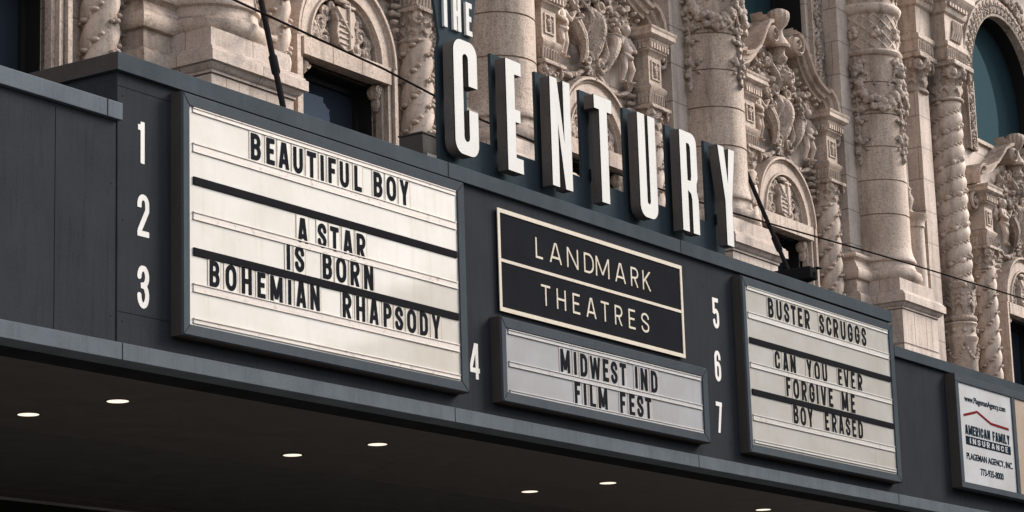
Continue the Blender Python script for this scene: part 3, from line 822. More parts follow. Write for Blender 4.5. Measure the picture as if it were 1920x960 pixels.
        for i in range(24):
            f = rg.uniform(.05, .5); k.ell((c+s*(.2+.9*f), WY-.07, 11.50-.15*math.sin(f*PI)+rg.uniform(-.03, .03)), rg.uniform(.02, .04), q=0)
        for (dz, n_, ww) in ((0, 5, .06), (-.11, 6, .08), (-.22, 5, .07), (-.33, 4, .05), (-.43, 2, .02)):
            for i in range(n_): k.ell((c+s*(1.08+rg.uniform(-1, 1)*ww), WY-.05-.03*rg.random(), 11.42+dz), rg.uniform(.025, .045), q=0)
        spiral(k, c+s*1.06, 11.55, WY-.07, .1, 1.4, s, 0, .03)
        # big leaves and drapery rising to the pediment
        for i in range(7): acanthus(k, c+s*(.30+.10*i), 12.50-.02*i, WY-.05-.02*(i % 2), PI/2-s*(.1+.16*i), .36, .15, .04, .07, 3)
        k.tube([(c+s*(.15+.75*f), WY-.10-.04*math.sin(f*9), 12.74-.10*math.sin(f*PI)-.1*f+.02*math.sin(f*20)) for f in [i/16 for i in range(17)]], [.05+.02*math.sin(i*1.7) for i in range(17)], 7)
        spiral(k, c+s*.30, 12.95, WY-.08, .13, 1.5, s, PI/2, .035)
        for i in range(18): k.ell((c+s*rg.uniform(.15, .75), WY-.05-.04*rg.random(), 12.85+rg.uniform(-.1, .18)), rg.uniform(.025, .055), q=0)
    mask(k, c, WY-.17, 12.72, .13)
    for i in range(12): k.ell((c+.16*math.cos(i*.52), WY-.13, 12.74+.17*math.sin(i*.52)), .05, q=0)
    for s in (-1, 1): k.tube([(c+s*.1, WY-.12, 12.62), (c+s*.26, WY-.17, 12.72), (c+s*.36, WY-.14, 12.90)], [.05, .045, .03], 7)
    for i in range(5): acanthus(k, c, 11.62, WY-.07, -PI/2+(i-2)*.55, .22, .1, .03, .05, 2)
    k.lathe(c, WY-.10, [(.05, 12.92), (.11, 13.0), (.12, 13.06), (.09, 13.12), (.10, 13.22), (.13, 13.26), (.13, 13.30), (.08, 13.34)], 16)
    k.v = [(x, WY+(y-WY)*1.45 if y < WY else y, z) for x, y, z in k.v]
    kc = part('cartouche', carve(k, .0095, wloc(B), 1), 'carved', B); out.append(kc)
    for s in (-1, 1):
        p = MB(); putto(p, c+s*.86, WY-.17, 11.52, .92, s)
        part('cherub_relief', carve(p, .010, wloc(kc)), 'carved_plain', kc)
    # swan-neck pediment
    d = hs-1.42
    sc = [(.42+.20*math.cos(a)*q, 13.36+.20*math.sin(a)*q) for a, q in [(PI/2-2*PI*1.5*i/30, 1-.028*i) for i in range(30, -1, -1)]]
    neck = sc[:-1]+[(.44, 13.56), (.56, 13.52), (.68+d*.3, 13.40), (.80+d*.5, 13.22), (.93+d*.7, 13.04), (1.10+d, 12.91), (1.28+d, 12.84), (1.45+d, 12.80)]
    foot = [(1.43+d, 12.86), (1.55+d, 12.84), (1.66+d, 12.77), (1.74+d, 12.66), (1.78+d, 12.52), (1.78+d, 12.44)]
    pr = [(-.17, 3.28), (-.17, 3.06), (-.12, 3.05), (-.11, 2.99), (-.05, 2.97), (-.04, 2.90), (0.0, 2.88), (.015, 2.90), (.015, 3.28)]
    pr_s = [(-.035, 3.28), (-.035, 2.93), (0, 2.89), (.015, 2.90), (.015, 3.28)]
    for s in (-1, 1):
        pm = MB()
        def fx(path): 
            q = [(c+s*x, z) for x, z in path]; return q if s > 0 else q
        f1 = [(o if s > 0 else -o, y) for o, y in pr]; f2 = [(o if s > 0 else -o, y) for o, y in pr_s]
        pm.sweep(fx(sc), f2); pm.sweep(fx(neck[len(sc)-2:]), f1); pm.sweep(fx(foot), f1)
        pm.arc(c+s*.42, 13.36, [(.0, 3.0), (.17, 3.0), (.17, 3.28), (0, 3.28)], 0, 2*PI, 24)
        pm.ell((c+s*.42, 2.98, 13.36), (.045, .06, .045))
        ped = part('pediment', pm, 'terracotta', B, 35); out.append(ped)
    u = MB()
    u.lathe(c, 3.05, [(.16, 13.22), (.17, 13.26), (.14, 13.30), (.12, 13.34), (.07, 13.42), (.055, 13.50), (.06, 13.53), (.09, 13.56), (.14, 13.62), (.175, 13.70), (.18, 13.78), (.165, 13.82), (.12, 13.85), (.03, 13.87)], 40,
            lambda r, z, a: r*(.90+(.14*abs(math.sin(6*a)) if 13.58 < z < 13.83 else .1)))
    part('urn', u, 'terracotta', ped, 50)
    # thin twisted columns, capitals and blocks
    for s in (-1, 1):
        x = c+s*hs
        tw = twisted(x, 3.08, 5.6, 10.88, .205, B); out.append(tw)
        capital(x, 3.10, 10.88, 11.28, .19, tw)
        pedestal_block(x, tw); side_console(x, s, tw)
    return out

def strip(x0, x1, z0, z1, y, parent, seed=1, name='ornament_strip'):
    """vertical band of scrolling leafwork between two fillets"""
    m = MB(); rg = random.Random(seed); w = x1-x0; c = (x0+x1)/2
    m.box(x0, x0+.03, y-.05, y+.05, z0, z1); m.box(x1-.03, x1, y-.05, y+.05, z0, z1); m.box(x0+.03, x1-.03, y-.008, y+.05, z0, z1)
    z = z0+.1; s = 1
    while z < z1-.1:
        r = w*.26
        spiral(m, c+s*w*.12, z, y-.03, r, 1.6, s, -PI/2, .026, 16)
        acanthus(m, c+s*w*.1, z, y-.03, PI/2+s*.8, r*1.3, r*.8, .03, .03, 2)
        acanthus(m, c-s*w*.2, z+.07, y-.02, PI/2-s*.6, r*1.1, r*.8, .03, .03, 2)
        for k in range(5): m.ell((c+rg.uniform(-.36, .36)*w, y-.03, z+rg.uniform(-.1, .14)), rg.uniform(.018, .035), q=0)
        rosette(m, c+s*w*.12, z, y-.05, w*.09, 5)
        z += w*.55; s = -s
    return part(name, m, 'carved', parent, 60)

def upper_window(c, hw, parent):
    fr = MB(); y0, y1 = 3.78, 3.86
    fr.box(c-hw-.01, c-hw+.1, y0, y1, 13.5, 17.5); fr.box(c+hw-.1, c+hw+.01, y0, y1, 13.5, 17.5); fr.box(c-hw+.1, c+hw-.1, y0, y1, 13.45, 13.6)
    fr.box(c-.04, c+.04, y0, y1, 13.6, 17.5); fr.box(c-hw+.1, c-.04, y0+.01, y1, 15.6, 15.68); fr.box(c+.04, c+hw-.1, y0+.01, y1, 15.6, 15.68)
    w = part('window', fr, 'window_frame', parent, 30)
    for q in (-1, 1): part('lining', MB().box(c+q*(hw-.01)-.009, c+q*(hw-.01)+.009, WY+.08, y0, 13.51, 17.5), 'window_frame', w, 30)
    part('glass', MB().box(c-hw+.1, c+hw-.1, 3.83, 3.84, 13.6, 17.5), 'glass', w)
    s = MB().box(c-hw-.05, c+hw+.05, WY-.05, WY+.3, 13.42, 13.5); part('sill', s, 'terracotta', w, bevel=.01)
    return w

b1 = bay_parts(bayc(1), 1.42)
c = bayc(1)
b1.append(upper_window(c, 1.41, B))
b1.append(strip(c+1.50, c+1.93, 13.05, 17.4, WY-.03, B, 2)); b1.append(strip(c-1.93, c-1.50, 13.05, 17.4, WY-.03, B, 3))
b1.append(strip(c+1.63, c+1.925, 5.6, 11.3, WY-.16, B, 4)); b1.append(strip(c-1.925, c-1.63, 5.6, 11.3, WY-.16, B, 5))
for o in list(b1):
    for k in (2, 3): dup(o, (k-1)*BAY)
    dup(o, -BAY)

# ---- end pavilion (bay 4) -------------------------------------------------
bay_parts(C4, 1.95)
px = COLX[4]+3.5                                  # large twisted column with beaded ribbons
pl = MB(); pl.box(px-1.16, px-.70, 2.98, 3.5, 5.6, 13.72)
pe = part('pilaster', pl, 'ashlar', B, 30)
m = MB(); z0, z1, r = 10.36, 13.68, .30
n = int((z1-z0)/.025)
def fnb(rr, z, a):
    ph = (a/(2*PI)-(z-z0)/.6)*2
    return rr*(.78+.22*abs(math.sin(PI*ph))**.75)
m.lathe(px, 2.98, [(r, z0+(z1-z0)*i/n) for i in range(n+1)], 48, fnb)
for (off, st, big) in ((0, .075, True), (.5, .06, False)):
    k = 0
    while True:
        z = z0+k*st*.27; k += 1
        if z > z1: break
        a = 2*PI*((z-z0)/.6+off)
        if big:
            m.ell((px+r*.86*math.cos(a), 2.98+r*.86*math.sin(a), z+.012*math.sin(k*2.1)), (.036, .036, .03) if k % 4 else (.065, .065, .06), q=1)
            m.ell((px+r*.86*math.cos(a), 2.98+r*.86*math.sin(a), z+(.055 if k % 2 else -.055)), (.03, .03, .035), q=0)
        else: m.ell((px+r*.84*math.cos(a), 2.98+r*.84*math.sin(a), z+(.022 if k % 2 else -.022)), .026, q=0)
tb = part('twisted_column', m, 'carved_plain', B, 60)
capital(px, 2.98, 13.70, 14.36, .30, tb, True); capital(px-.93, 3.20, 13.70, 14.36, .26, tb, True)
cb = MB()
cb.lathe(px, 2.98, [(.22, 9.62), (.30, 9.66), (.32, 9.70), (.30, 9.74), (.25, 9.76), (.26, 10.0), (.33, 10.28), (.35, 10.33), (.30, 10.37)], 40)
for k in range(8):
    t = MB(); acanthus(t, 0, 0, 0, PI/2, .50, .24, .035, .06, 4); a = R(45*k)
    cb.add([(px+qx*math.cos(a)+(.27-qy)*math.sin(a), 2.98+qx*math.sin(a)-(.27-qy)*math.cos(a), 9.78+qz) for qx, qy, qz in t.v], t.f)
part('leaf_collar', cb, 'carved', tb, 60)
lw = MB()
lw.lathe(px, 2.98, [(.27, 5.6), (.27, 9.25), (.30, 9.30), (.31, 9.36), (.28, 9.40), (.28, 9.56), (.31, 9.60), (.30, 9.63)], 40)
for k in range(10): a = R(36*k); lw.ell((px+.285*math.cos(a), 2.98+.285*math.sin(a), 9.48), (.04, .04, .045))
for k in range(5):
    for i in range(11):
        f = i/10; a = R(72*k+72*f); lw.ell((px+.285*math.cos(a), 2.98+.285*math.sin(a), 9.22-.24*math.sin(f*PI)), .028, q=0)
part('drum', lw, 'terracotta', tb, 40)
# entablature block over it
en = MB()
for (ea, eb, ey) in ((px-1.22, px-.62, 2.90), (px-.45, px+.36, 2.68)): en.rect_lathe(ea, eb, ey, 3.4, [(0, 14.36), (.03, 14.40), (.03, 14.58), (.06, 14.62), (.06, 14.70), (0, 14.72), (0, 15.22), (.05, 15.26), (.08, 15.34), (.08, 15.42), (.16, 15.5), (.2, 15.56), (.2, 15.66), (0, 15.7), (0, 17.6)])
en.box(px-.63, px-.44, 2.95, 3.4, 14.3, 17.6)
for k in range(7): en.box(px-.43+.12*k-.03, px-.43+.12*k+.03, 2.545, 2.60, 15.35, 15.42)
for k in range(5): en.box(px-1.2+.12*k-.03, px-1.2+.12*k+.03, 2.765, 2.82, 15.35, 15.42)
for k in range(9): en.tube([(px-.44+.095*k, 2.65, 14.42), (px-.44+.095*k, 2.65, 14.57)], .026, 6)
for k in range(6): en.tube([(px-1.19+.1*k, 2.87, 14.42), (px-1.19+.1*k, 2.87, 14.57)], .026, 6)
for k in range(4): en.tube([(px-.455, 2.74+.1*k, 14.42), (px-.455, 2.74+.1*k, 14.57)], .026, 6)
for k in range(5): en.tube([(px-.22+.09*k, 2.67, 14.78), (px-.14+.09*k, 2.65, 14.96), (px-.10+.09*k, 2.67, 15.16)], .030, 6)
part('entablature_block', en, 'terracotta', tb, 30)
# fluted colonnette and candelabrum beside the big column
fx_ = COLX[4]+1.78
fl = MB()
fl.lathe(fx_, 3.0, [(.24, 5.6), (.24, 9.9), (.22, 9.95), (.195, 10.0), (.19, 11.05), (.21, 11.08), (.20, 11.12), (.22, 11.2), (.26, 11.24), (.27, 11.30), (.20, 11.32)], 36, lambda r, z, a: r*(1-(.06*abs(math.sin(9*a)) if 10 < z < 11.06 else 0)))
fc = part('fluted_colonnette', fl, 'terracotta', B, 40)
ca = MB()
ca.lathe(fx_, 3.08, [(.10, 11.3), (.12, 11.36), (.07, 11.42), (.10, 11.52), (.12, 11.6), (.07, 11.72), (.09, 11.78), (.05, 11.84), (.045, 12.4), (.07, 12.45), (.05, 12.5), (.09, 12.62), (.10, 12.7), (.04, 12.8), (.02, 12.86)], 20)
part('candelabrum', ca, 'carved', fc, 50)
strip(fx_+.26, fx_+.55, 9.6, 11.6, WY-.03, B, 8); strip(px+.34, px+.66, 5.6, 15.5, WY-.04, B, 9)
# arched window with carved archivolt
az = 14.55; ar = 1.66
aw = MB()
aw.arc(C4, az, [(ar+.36, WY+.02), (ar+.36, WY-.08), (ar+.30, WY-.10), (ar+.06, WY-.07), (ar+.04, WY-.12), (ar, WY-.10), (ar, WY+.52), (ar+.36, WY+.52)], 0, PI, 48)
for k in range(60):
    a = PI*(k+.5)/60; r = ar+.18+.05*(-1)**k
    t = MB(); spiral(t, C4+r*math.cos(a), az+r*math.sin(a), WY-.10, .075, 1.4, (-1)**k, a, .024, 12); aw.add(t.v, t.f)
    acanthus(aw, C4+(ar+.10)*math.cos(a), az+(ar+.10)*math.sin(a), WY-.09, a+.9*(-1)**k, .17, .09, .03, .03, 2)
aw.box(C4-ar-.36, C4-ar, WY-.07, WY-.002, 13.2, az); aw.box(C4+ar, C4+ar+.36, WY-.07, WY-.002, 13.2, az)
# spandrels close the square wall opening round the arch
ws = part('arched_window', aw, 'carved', B, 50)
sp = MB()
for s in (-1, 1):
    poly = [(C4+s*ar*1.0, az)]+[(C4+s*ar*math.cos(PI/2*i/16), az+ar*math.sin(PI/2*i/16)) for i in range(1, 17)]+[(C4, 17.5), (C4+s*ar, 17.5)]
    sp.prism(poly, WY+.003, WY+.5)
part('spandrel', sp, 'ashlar', ws, 30)
strip(C4-ar-.34, C4-ar-.02, 13.2, az, WY-.075, B, 10); strip(C4+ar+.02, C4+ar+.34, 13.2, az, WY-.075, B, 12)
# the scrolling leafwork over the arch
lf = MB(); rg = random.Random(21)
for k in range(26):
    a = PI*(k+.5)/26; r = ar+.62
    spiral(lf, C4+r*math.cos(a), az+r*math.sin(a), WY-.05, .17, 1.6, (-1)**k, a, .04, 18); acanthus(lf, C4+(ar+.45)*math.cos(a), az+(ar+.45)*math.sin(a), WY-.04, a+.6*(-1)**k, .35, .18, .04, .05, 3)
part('leafwork', lf, 'carved', ws, 60)
ag = MB(); poly = [(C4+ar*math.cos(PI*i/32), az+ar*math.sin(PI*i/32)) for i in range(33)]+[(C4-ar, 13.5), (C4+ar, 13.5)]
ag.prism(poly, 3.58, 3.60); part('glass', ag, 'glass', ws, 30)
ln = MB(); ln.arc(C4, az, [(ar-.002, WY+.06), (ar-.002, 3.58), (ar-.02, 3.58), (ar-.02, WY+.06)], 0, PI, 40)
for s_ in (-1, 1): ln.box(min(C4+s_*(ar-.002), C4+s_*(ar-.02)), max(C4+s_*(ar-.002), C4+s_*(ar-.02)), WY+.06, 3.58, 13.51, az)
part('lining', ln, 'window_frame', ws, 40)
si = MB().box(C4-ar-.05, C4+ar+.05, WY-.06, WY+.42, 13.42, 13.5); part('sill', si, 'terracotta', ws, bevel=.01)

# ground floor recess below the canopy
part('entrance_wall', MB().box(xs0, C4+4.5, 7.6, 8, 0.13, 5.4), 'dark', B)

# ================================================================== MARQUEE
Q = thing('marquee', 'dark slate theatre marquee canopy with blue grey cap flashing', 'marquee', (23, 1.6, 5.38))
XL, XR, XW0, XW1 = 15.37, 30.93, 4.0, 46.0
fa = MB()
fa.box(XL, XR, 0, .25, 5.525, 7.906); fa.box(XL, XL+.2, .25, 3.1, 7.5, 7.906); fa.box(XR-.2, XR, .25, 3.1, 7.5, 7.906)
part('raised_fascia', fa, 'fascia', Q, bevel=.004)
part('side_fascia', MB().box(XW0, XL-.004, .003, .25, 5.525, 7.462), 'fascia', Q, bevel=.003)
part('side_fascia', MB().box(XR+.004, XW1, .003, .25, 5.525, 7.44), 'fascia', Q, bevel=.003)
cp = MB()
cp.rect_lathe(XL+.0, XR-.0, .0, 3.1, [(.03, 7.905), (.05, 7.908), (.05, 8.06), (.046, 8.066), (.0, 8.076), (-.3, 8.08)])
part('cap', cp, 'cap', Q, 30)
part('cap_shade_plate', MB().box(XL-.054, XL-.0505, -.045, 3.1, 7.91, 8.06), 'return', Q)  # added plate; its brown colour stands for shade on the cap's left side
for x in (20.29, 25.1): part('cap_seam', MB().box(x-.006, x+.006, -.0525, -.045, 7.91, 8.062), 'edge', Q)
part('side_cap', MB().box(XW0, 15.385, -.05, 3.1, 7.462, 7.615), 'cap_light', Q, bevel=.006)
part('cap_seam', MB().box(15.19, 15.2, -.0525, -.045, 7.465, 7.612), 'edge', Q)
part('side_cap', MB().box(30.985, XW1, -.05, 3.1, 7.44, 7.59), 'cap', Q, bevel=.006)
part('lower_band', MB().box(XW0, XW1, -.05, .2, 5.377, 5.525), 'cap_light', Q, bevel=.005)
for x in (15.39, 20.3, 25.3, 30.82, 35.6): part('band_seam', MB().box(x-.004, x+.004, -.0525, -.045, 5.38, 5.522), 'edge', Q)
so_ = MB(); so_.box(XW0, XW1, .2, .55, 5.379, 5.5); part('soffit_shadow_lip', so_, 'edge', Q)  # black colour paints the shadow strip behind the lower band
part('soffit', MB().box(XW0, XW1, .55, 3.58, 5.437, 5.52), 'soffit', Q)
part('soffit', MB().box(XW0, XW1, 7.22, 7.6, 5.437, 5.52), 'soffit', Q)
part('ceiling_recess', MB().box(XW0, XW1, 3.58, 7.22, 5.46, 5.52), 'soffit2', Q)
for x in (15.37, ): part('panel_seam', MB().box(x-.006, x+.006, -.003, .0, 5.53, 7.46), 'edge', Q)
for x in (14.62, 9.6, 40.0): part('panel_seam', MB().box(x-.0012, x+.0012, .0, .003, 5.53, 7.43), 'edge', Q)
for x, z in ((15.30, 5.75), (15.30, 6.9), (15.44, 5.72), (15.44, 6.6), (15.44, 7.7), (20.62, 7.6), (20.95, 6.0), (25.7, 7.6), (26.2, 5.75), (31.1, 6.9), (32.2, 5.8), (14.0, 5.62), (12.6, 5.62)):
    part('screw', MB().ell((x, .0 if XL < x < XR else .003, z), (.008, .004, .008), q=0), 'edge', Q)
for z in (7.78, 5.80): part('panel_seam', MB().box(15.38, 16.1, -.002, .0, z, z+.006), 'edge', Q)
# numerals on the fascia
NW = {'1': .30, '2': .40, '3': .40, '4': .46, '5': .40, '6': .40, '7': .40}
for ch, x, z in (('1', 15.62, 7.145), ('2', 15.625, 6.498), ('3', 15.625, 5.868), ('4', 20.66, 5.873), ('5', 25.90, 7.13), ('6', 25.885, 6.482), ('7', 25.865, 5.855)):
    place('numeral', glyph_mesh(ch, NW[ch], .135, .374, .004), 'number', x, -.0025, z, Q, 'white numeral '+ch)

# ------------------------------------------------------------------ letter boards
def framed(t, x0, x1, z0, z1, yb, yf, b, mat_panel, pz=.03, back='return', inner=True):
    """frame of four mitred bars round a face set back inside"""
    fr = MB()
    o = [(x0, z0), (x1, z0), (x1, z1), (x0, z1)]; i_ = [(x0+b, z0+b), (x1-b, z0+b), (x1-b, z1-b), (x0+b, z1-b)]
    k = .012
    ob = [(x0, yb, z0), (x1, yb, z0), (x1, yb, z1), (x0, yb, z1)]
    of = [(x, yf+.02, z) for x, z in o]; om = [(x0+k, yf, z0+k), (x1-k, yf, z0+k), (x1-k, yf, z1-k), (x0+k, yf, z1-k)]
    inn = [(x, yf+.012, z) for x, z in i_]; inb = [(x, yf+pz+.02, z) for x, z in i_]
    vs = ob+of+om+inn+inb; fs = []
    for a in range(4):
        for j in range(4):
            fs.append((a*4+j, a*4+(j+1) % 4, a*4+4+(j+1) % 4, a*4+4+j))
    fs += [(16+j, 16+(j+1) % 4, (j+1) % 4, j) for j in range(4)]
    fr.add(vs, fs, 0)
    fr.mi = [1 if q < 4 else 0 for q in range(len(fs))]
    f = part('frame', fr, ['frame', back], t, 20)
    for (p, q) in zip(om, inn): part('mitre_joint', MB().tube([Vector(p)+Vector((0, -.0015, 0)), Vector(q)+Vector((0, -.0015, 0))], .003, 4), 'edge', f)
    face = part('face', MB().box(x0+b+.001, x1-b-.001, yf+pz, yf+pz+.015, z0+b+.001, z1-b-.001), mat_panel, t)
    return f
YF = -.14
def board(name, label, x0, x1, z0, z1, mp, mr, rails):
    t = thing(name, label, 'sign', ((x0+x1)/2, 0, z0))
    framed(t, x0, x1, z0, z1, -.001, YF, .105, mp)
    yf = YF+.03
    for z, h in rails:
        m = MB(); a, b = x0+.105+.06, x1-.105-.025
        m.box(a, b, yf-.008, yf, z-h/2, z+h/2); m.box(a, b, yf-.016, yf-.008, z+h/2-.012, z+h/2); m.box(a, b, yf-.013, yf-.008, z-h/2, z-h/2+.01)
        part('letter_track', m, mr, t, bevel=.002)
    return t
LX0, LX1, LZ0, LZ1 = 16.06, 20.44, 5.675, 7.862
SX0, SX1, SZ0, SZ1 = 21.05, 25.45, 5.665, 6.56
RX0, RX1, RZ0, RZ1 = 26.43, 30.78, 5.66, 7.845
board('letter_board', 'large bright ivory letter board headed BEAUTIFUL BOY in a grey frame', LX0, LX1, LZ0, LZ1, 'panel_l', 'rail_l', [(7.728, .05), (7.385, .085), (6.765, .075), (6.12, .08), (5.825, .05)])
board('letter_board', 'low grey letter board reading MIDWEST IND FILM FEST', SX0, SX1, SZ0, SZ1, 'panel_m', 'rail_m', [(6.42, .05), (6.08, .06), (5.79, .035)])
board('letter_board', 'large dull ivory letter board headed BUSTER SCRUGGS near numerals five to seven', RX0, RX1, RZ0, RZ1, 'panel_r', 'rail_r', [(7.715, .05), (7.375, .08), (6.755, .07), (6.105, .075), (5.815, .045)])
YP = YF+.03                                                    # board face plane
def divider(x0, x1, z, label):
    o = part('divider_bar', MB().box(x0, x1, YP-.014, YP-.0005, z-.036, z+.036), 'bar', None, bevel=.002)
    tag(o, label, 'bar', 'black divider bars on the letter boards')
divider(LX0+.168, LX1-.13, 7.083, 'black divider bar above A STAR on the bright ivory board')
divider(LX0+.168, LX1-.13, 6.442, 'black divider bar above BOHEMIAN RHAPSODY on the bright ivory board')
divider(RX0+.168, RX1-.13, 7.062, 'black divider bar above CAN YOU EVER on the dull ivory board')
divider(RX0+.168, RX1-.13, 6.422, 'black divider bar above BOY ERASED on the dull ivory board')

GW = dict(A=.60, B=.56, C=.56, D=.56, E=.47, F=.46, G=.57, H=.58, I=.24, L=.46, M=.74, N=.58, O=.62, P=.54, R=.57, S=.54, T=.54, U=.56, V=.60, W=.84, Y=.60)
ORD = ['first', 'second', 'third', 'fourth', 'fifth', 'sixth', 'seventh', 'eighth', 'ninth', 'tenth']
LH = .25
_tile = {}
def tile_mesh(w, key, zb, zt):
    k = (round(w, 3), key)
    if k not in _tile:
        m = MB(); e_ = .008; d = .004
        x0, x1, z0, z1 = -w/2, w/2, zb, zt
        m.box(x0, x1, -d, -.001, z0, z1, 0)
        for (a, b, p, q) in ((x0, x0+e_, z0, z1), (x1-e_, x1, z0, z1)): m.box(a, b, -d-.001, -d, p, q, 1)
        me = mesh_from(m); me.materials.append(M['tile_'+key]); me.materials.append(M['tile_edge']); _tile[k] = me
    return _tile[k]
def text_line(words, centers, z, key, board_name, h=LH, wide=1.0):
    """words on one row; centers = world x of every letter's middle"""
    i = 0
    for wd in words:
        for k, ch in enumerate(wd):
            cx = centers[i]; i += 1
            gw = GW[ch]*wide; rz = rnd.uniform(-.004, .004)
            t = thing('marquee_letter', f'black letter {ch}, {ORD[k]} letter of {wd} on the {board_name}', 'letter', (cx, YP, z+rz), 'black changeable letters on the letter boards')
            tm = tile_mesh(gw*h+.05, key, -.018, h+.022)
            o = bpy.data.objects.new('tile', tm); COL.objects.link(o); o.parent = t
            g = glyph_mesh(ch, gw, .185 if ch != 'W' else .16, h, .003)
            if len(g.materials) == 0: g.materials.append(M['glyph'])
            o = bpy.data.objects.new('glyph', g); COL.objects.link(o); o.parent = t
            o.location = (-gw*h/2, -.0067, 0); o.rotation_euler = (0, rnd.uniform(-.008, .008), 0)
BL, BM_, BR = 'bright ivory board', 'low grey board', 'dull ivory board'
text_line(['BEAUTIFUL', 'BOY'], [17.103, 17.316, 17.512, 17.723, 17.929, 18.092, 18.245, 18.438, 18.654, 18.979, 19.199, 19.418], 7.438, 'l', BL)
text_line(['A', 'STAR'], [17.781, 18.073, 18.266, 18.475, 18.686], 6.780, 'l', BL, .24)
text_line(['IS', 'BORN'], [17.562, 17.728, 18.148, 18.363, 18.581, 18.798], 6.493, 'l', BL)
text_line(['BOHEMIAN', 'RHAPSODY'], [16.511, 16.738, 16.958, 17.165, 17.381, 17.575, 17.745, 17.953, 18.445, 18.66, 18.873, 19.094, 19.283, 19.492, 19.7, 19.911], 6.163, 'l', BL, .238)
text_line(['MIDWEST', 'IND'], [22.318, 22.523, 22.698, 22.935, 23.156, 23.337, 23.527, 23.818, 23.99, 24.217], 6.128, 'm', BM_)
text_line(['FILM', 'FEST'], [22.55, 22.703, 22.863, 23.075, 23.501, 23.70, 23.88, 24.06], 5.805, 'm', BM_)
text_line(['BUSTER', 'SCRUGGS'], [27.214, 27.437, 27.643, 27.834, 28.017, 28.22, 28.631, 28.84, 29.044, 29.257, 29.470, 29.683, 29.887], 7.422, 'r', BR)
text_line(['CAN', 'YOU', 'EVER'], [27.317, 27.541, 27.745, 28.198, 28.417, 28.636, 29.082, 29.271, 29.47, 29.68], 6.778, 'r', BR, .24)
text_line(['FORGIVE', 'ME'], [27.583, 27.794, 28.016, 28.233, 28.391, 28.566, 28.773, 29.187, 29.425], 6.472, 'r', BR)
text_line(['BOY', 'ERASED'], [27.75, 27.949, 28.15, 28.619, 28.83, 29.035, 29.233, 29.416, 29.608], 6.147, 'r', BR, .235)

# ------------------------------------------------------------------ theatre name panel
T = thing('theatre_sign', 'black panel with cream border reading LANDMARK THEATRES', 'sign', (23.15, 0, 6.65))
part('panel', MB().box(21.22, 25.09, -.03, -.001, 6.67, 7.735), 'black_panel', T)
bd = MB(); x0, x1, z0, z1, t_ = 21.195, 25.115, 6.648, 7.756, .045
bd.box(x0, x1, -.04, -.0305, z1-t_, z1); bd.box(x0, x1, -.04, -.0305, z0, z0+t_); bd.box(x0, x0+t_, -.04, -.0305, z0+t_, z1-t_); bd.box(x1-t_, x1, -.04, -.0305, z0+t_, z1-t_)
bd.box(x0+t_, x1-t_, -.038, -.0305, 7.182, 7.215)
part('border', bd, 'cream', T)
for wd, xs, z in (('LANDMARK', [(21.926, 22.064), (22.202, 22.451), (22.56, 22.791), (22.914, 23.117), (23.162, 23.448), (23.575, 23.81), (23.926, 24.093), (24.191, 24.377)], 7.334),
                  ('THEATRES', [(22.01, 22.191), (22.319, 22.503), (22.645, 22.791), (22.924, 23.135), (23.237, 23.409), (23.535, 23.70), (23.839, 23.983), (24.124, 24.292)], 6.832)):
    for ch, (a, b) in zip(wd, xs):
        w_ = round((b-a)/.226, 2)
        place('letter', glyph_mesh(ch, w_, .105, .226, .006, 56, ch not in 'S'), 'cream', a, -.034, z, T, f'cream letter {ch}')

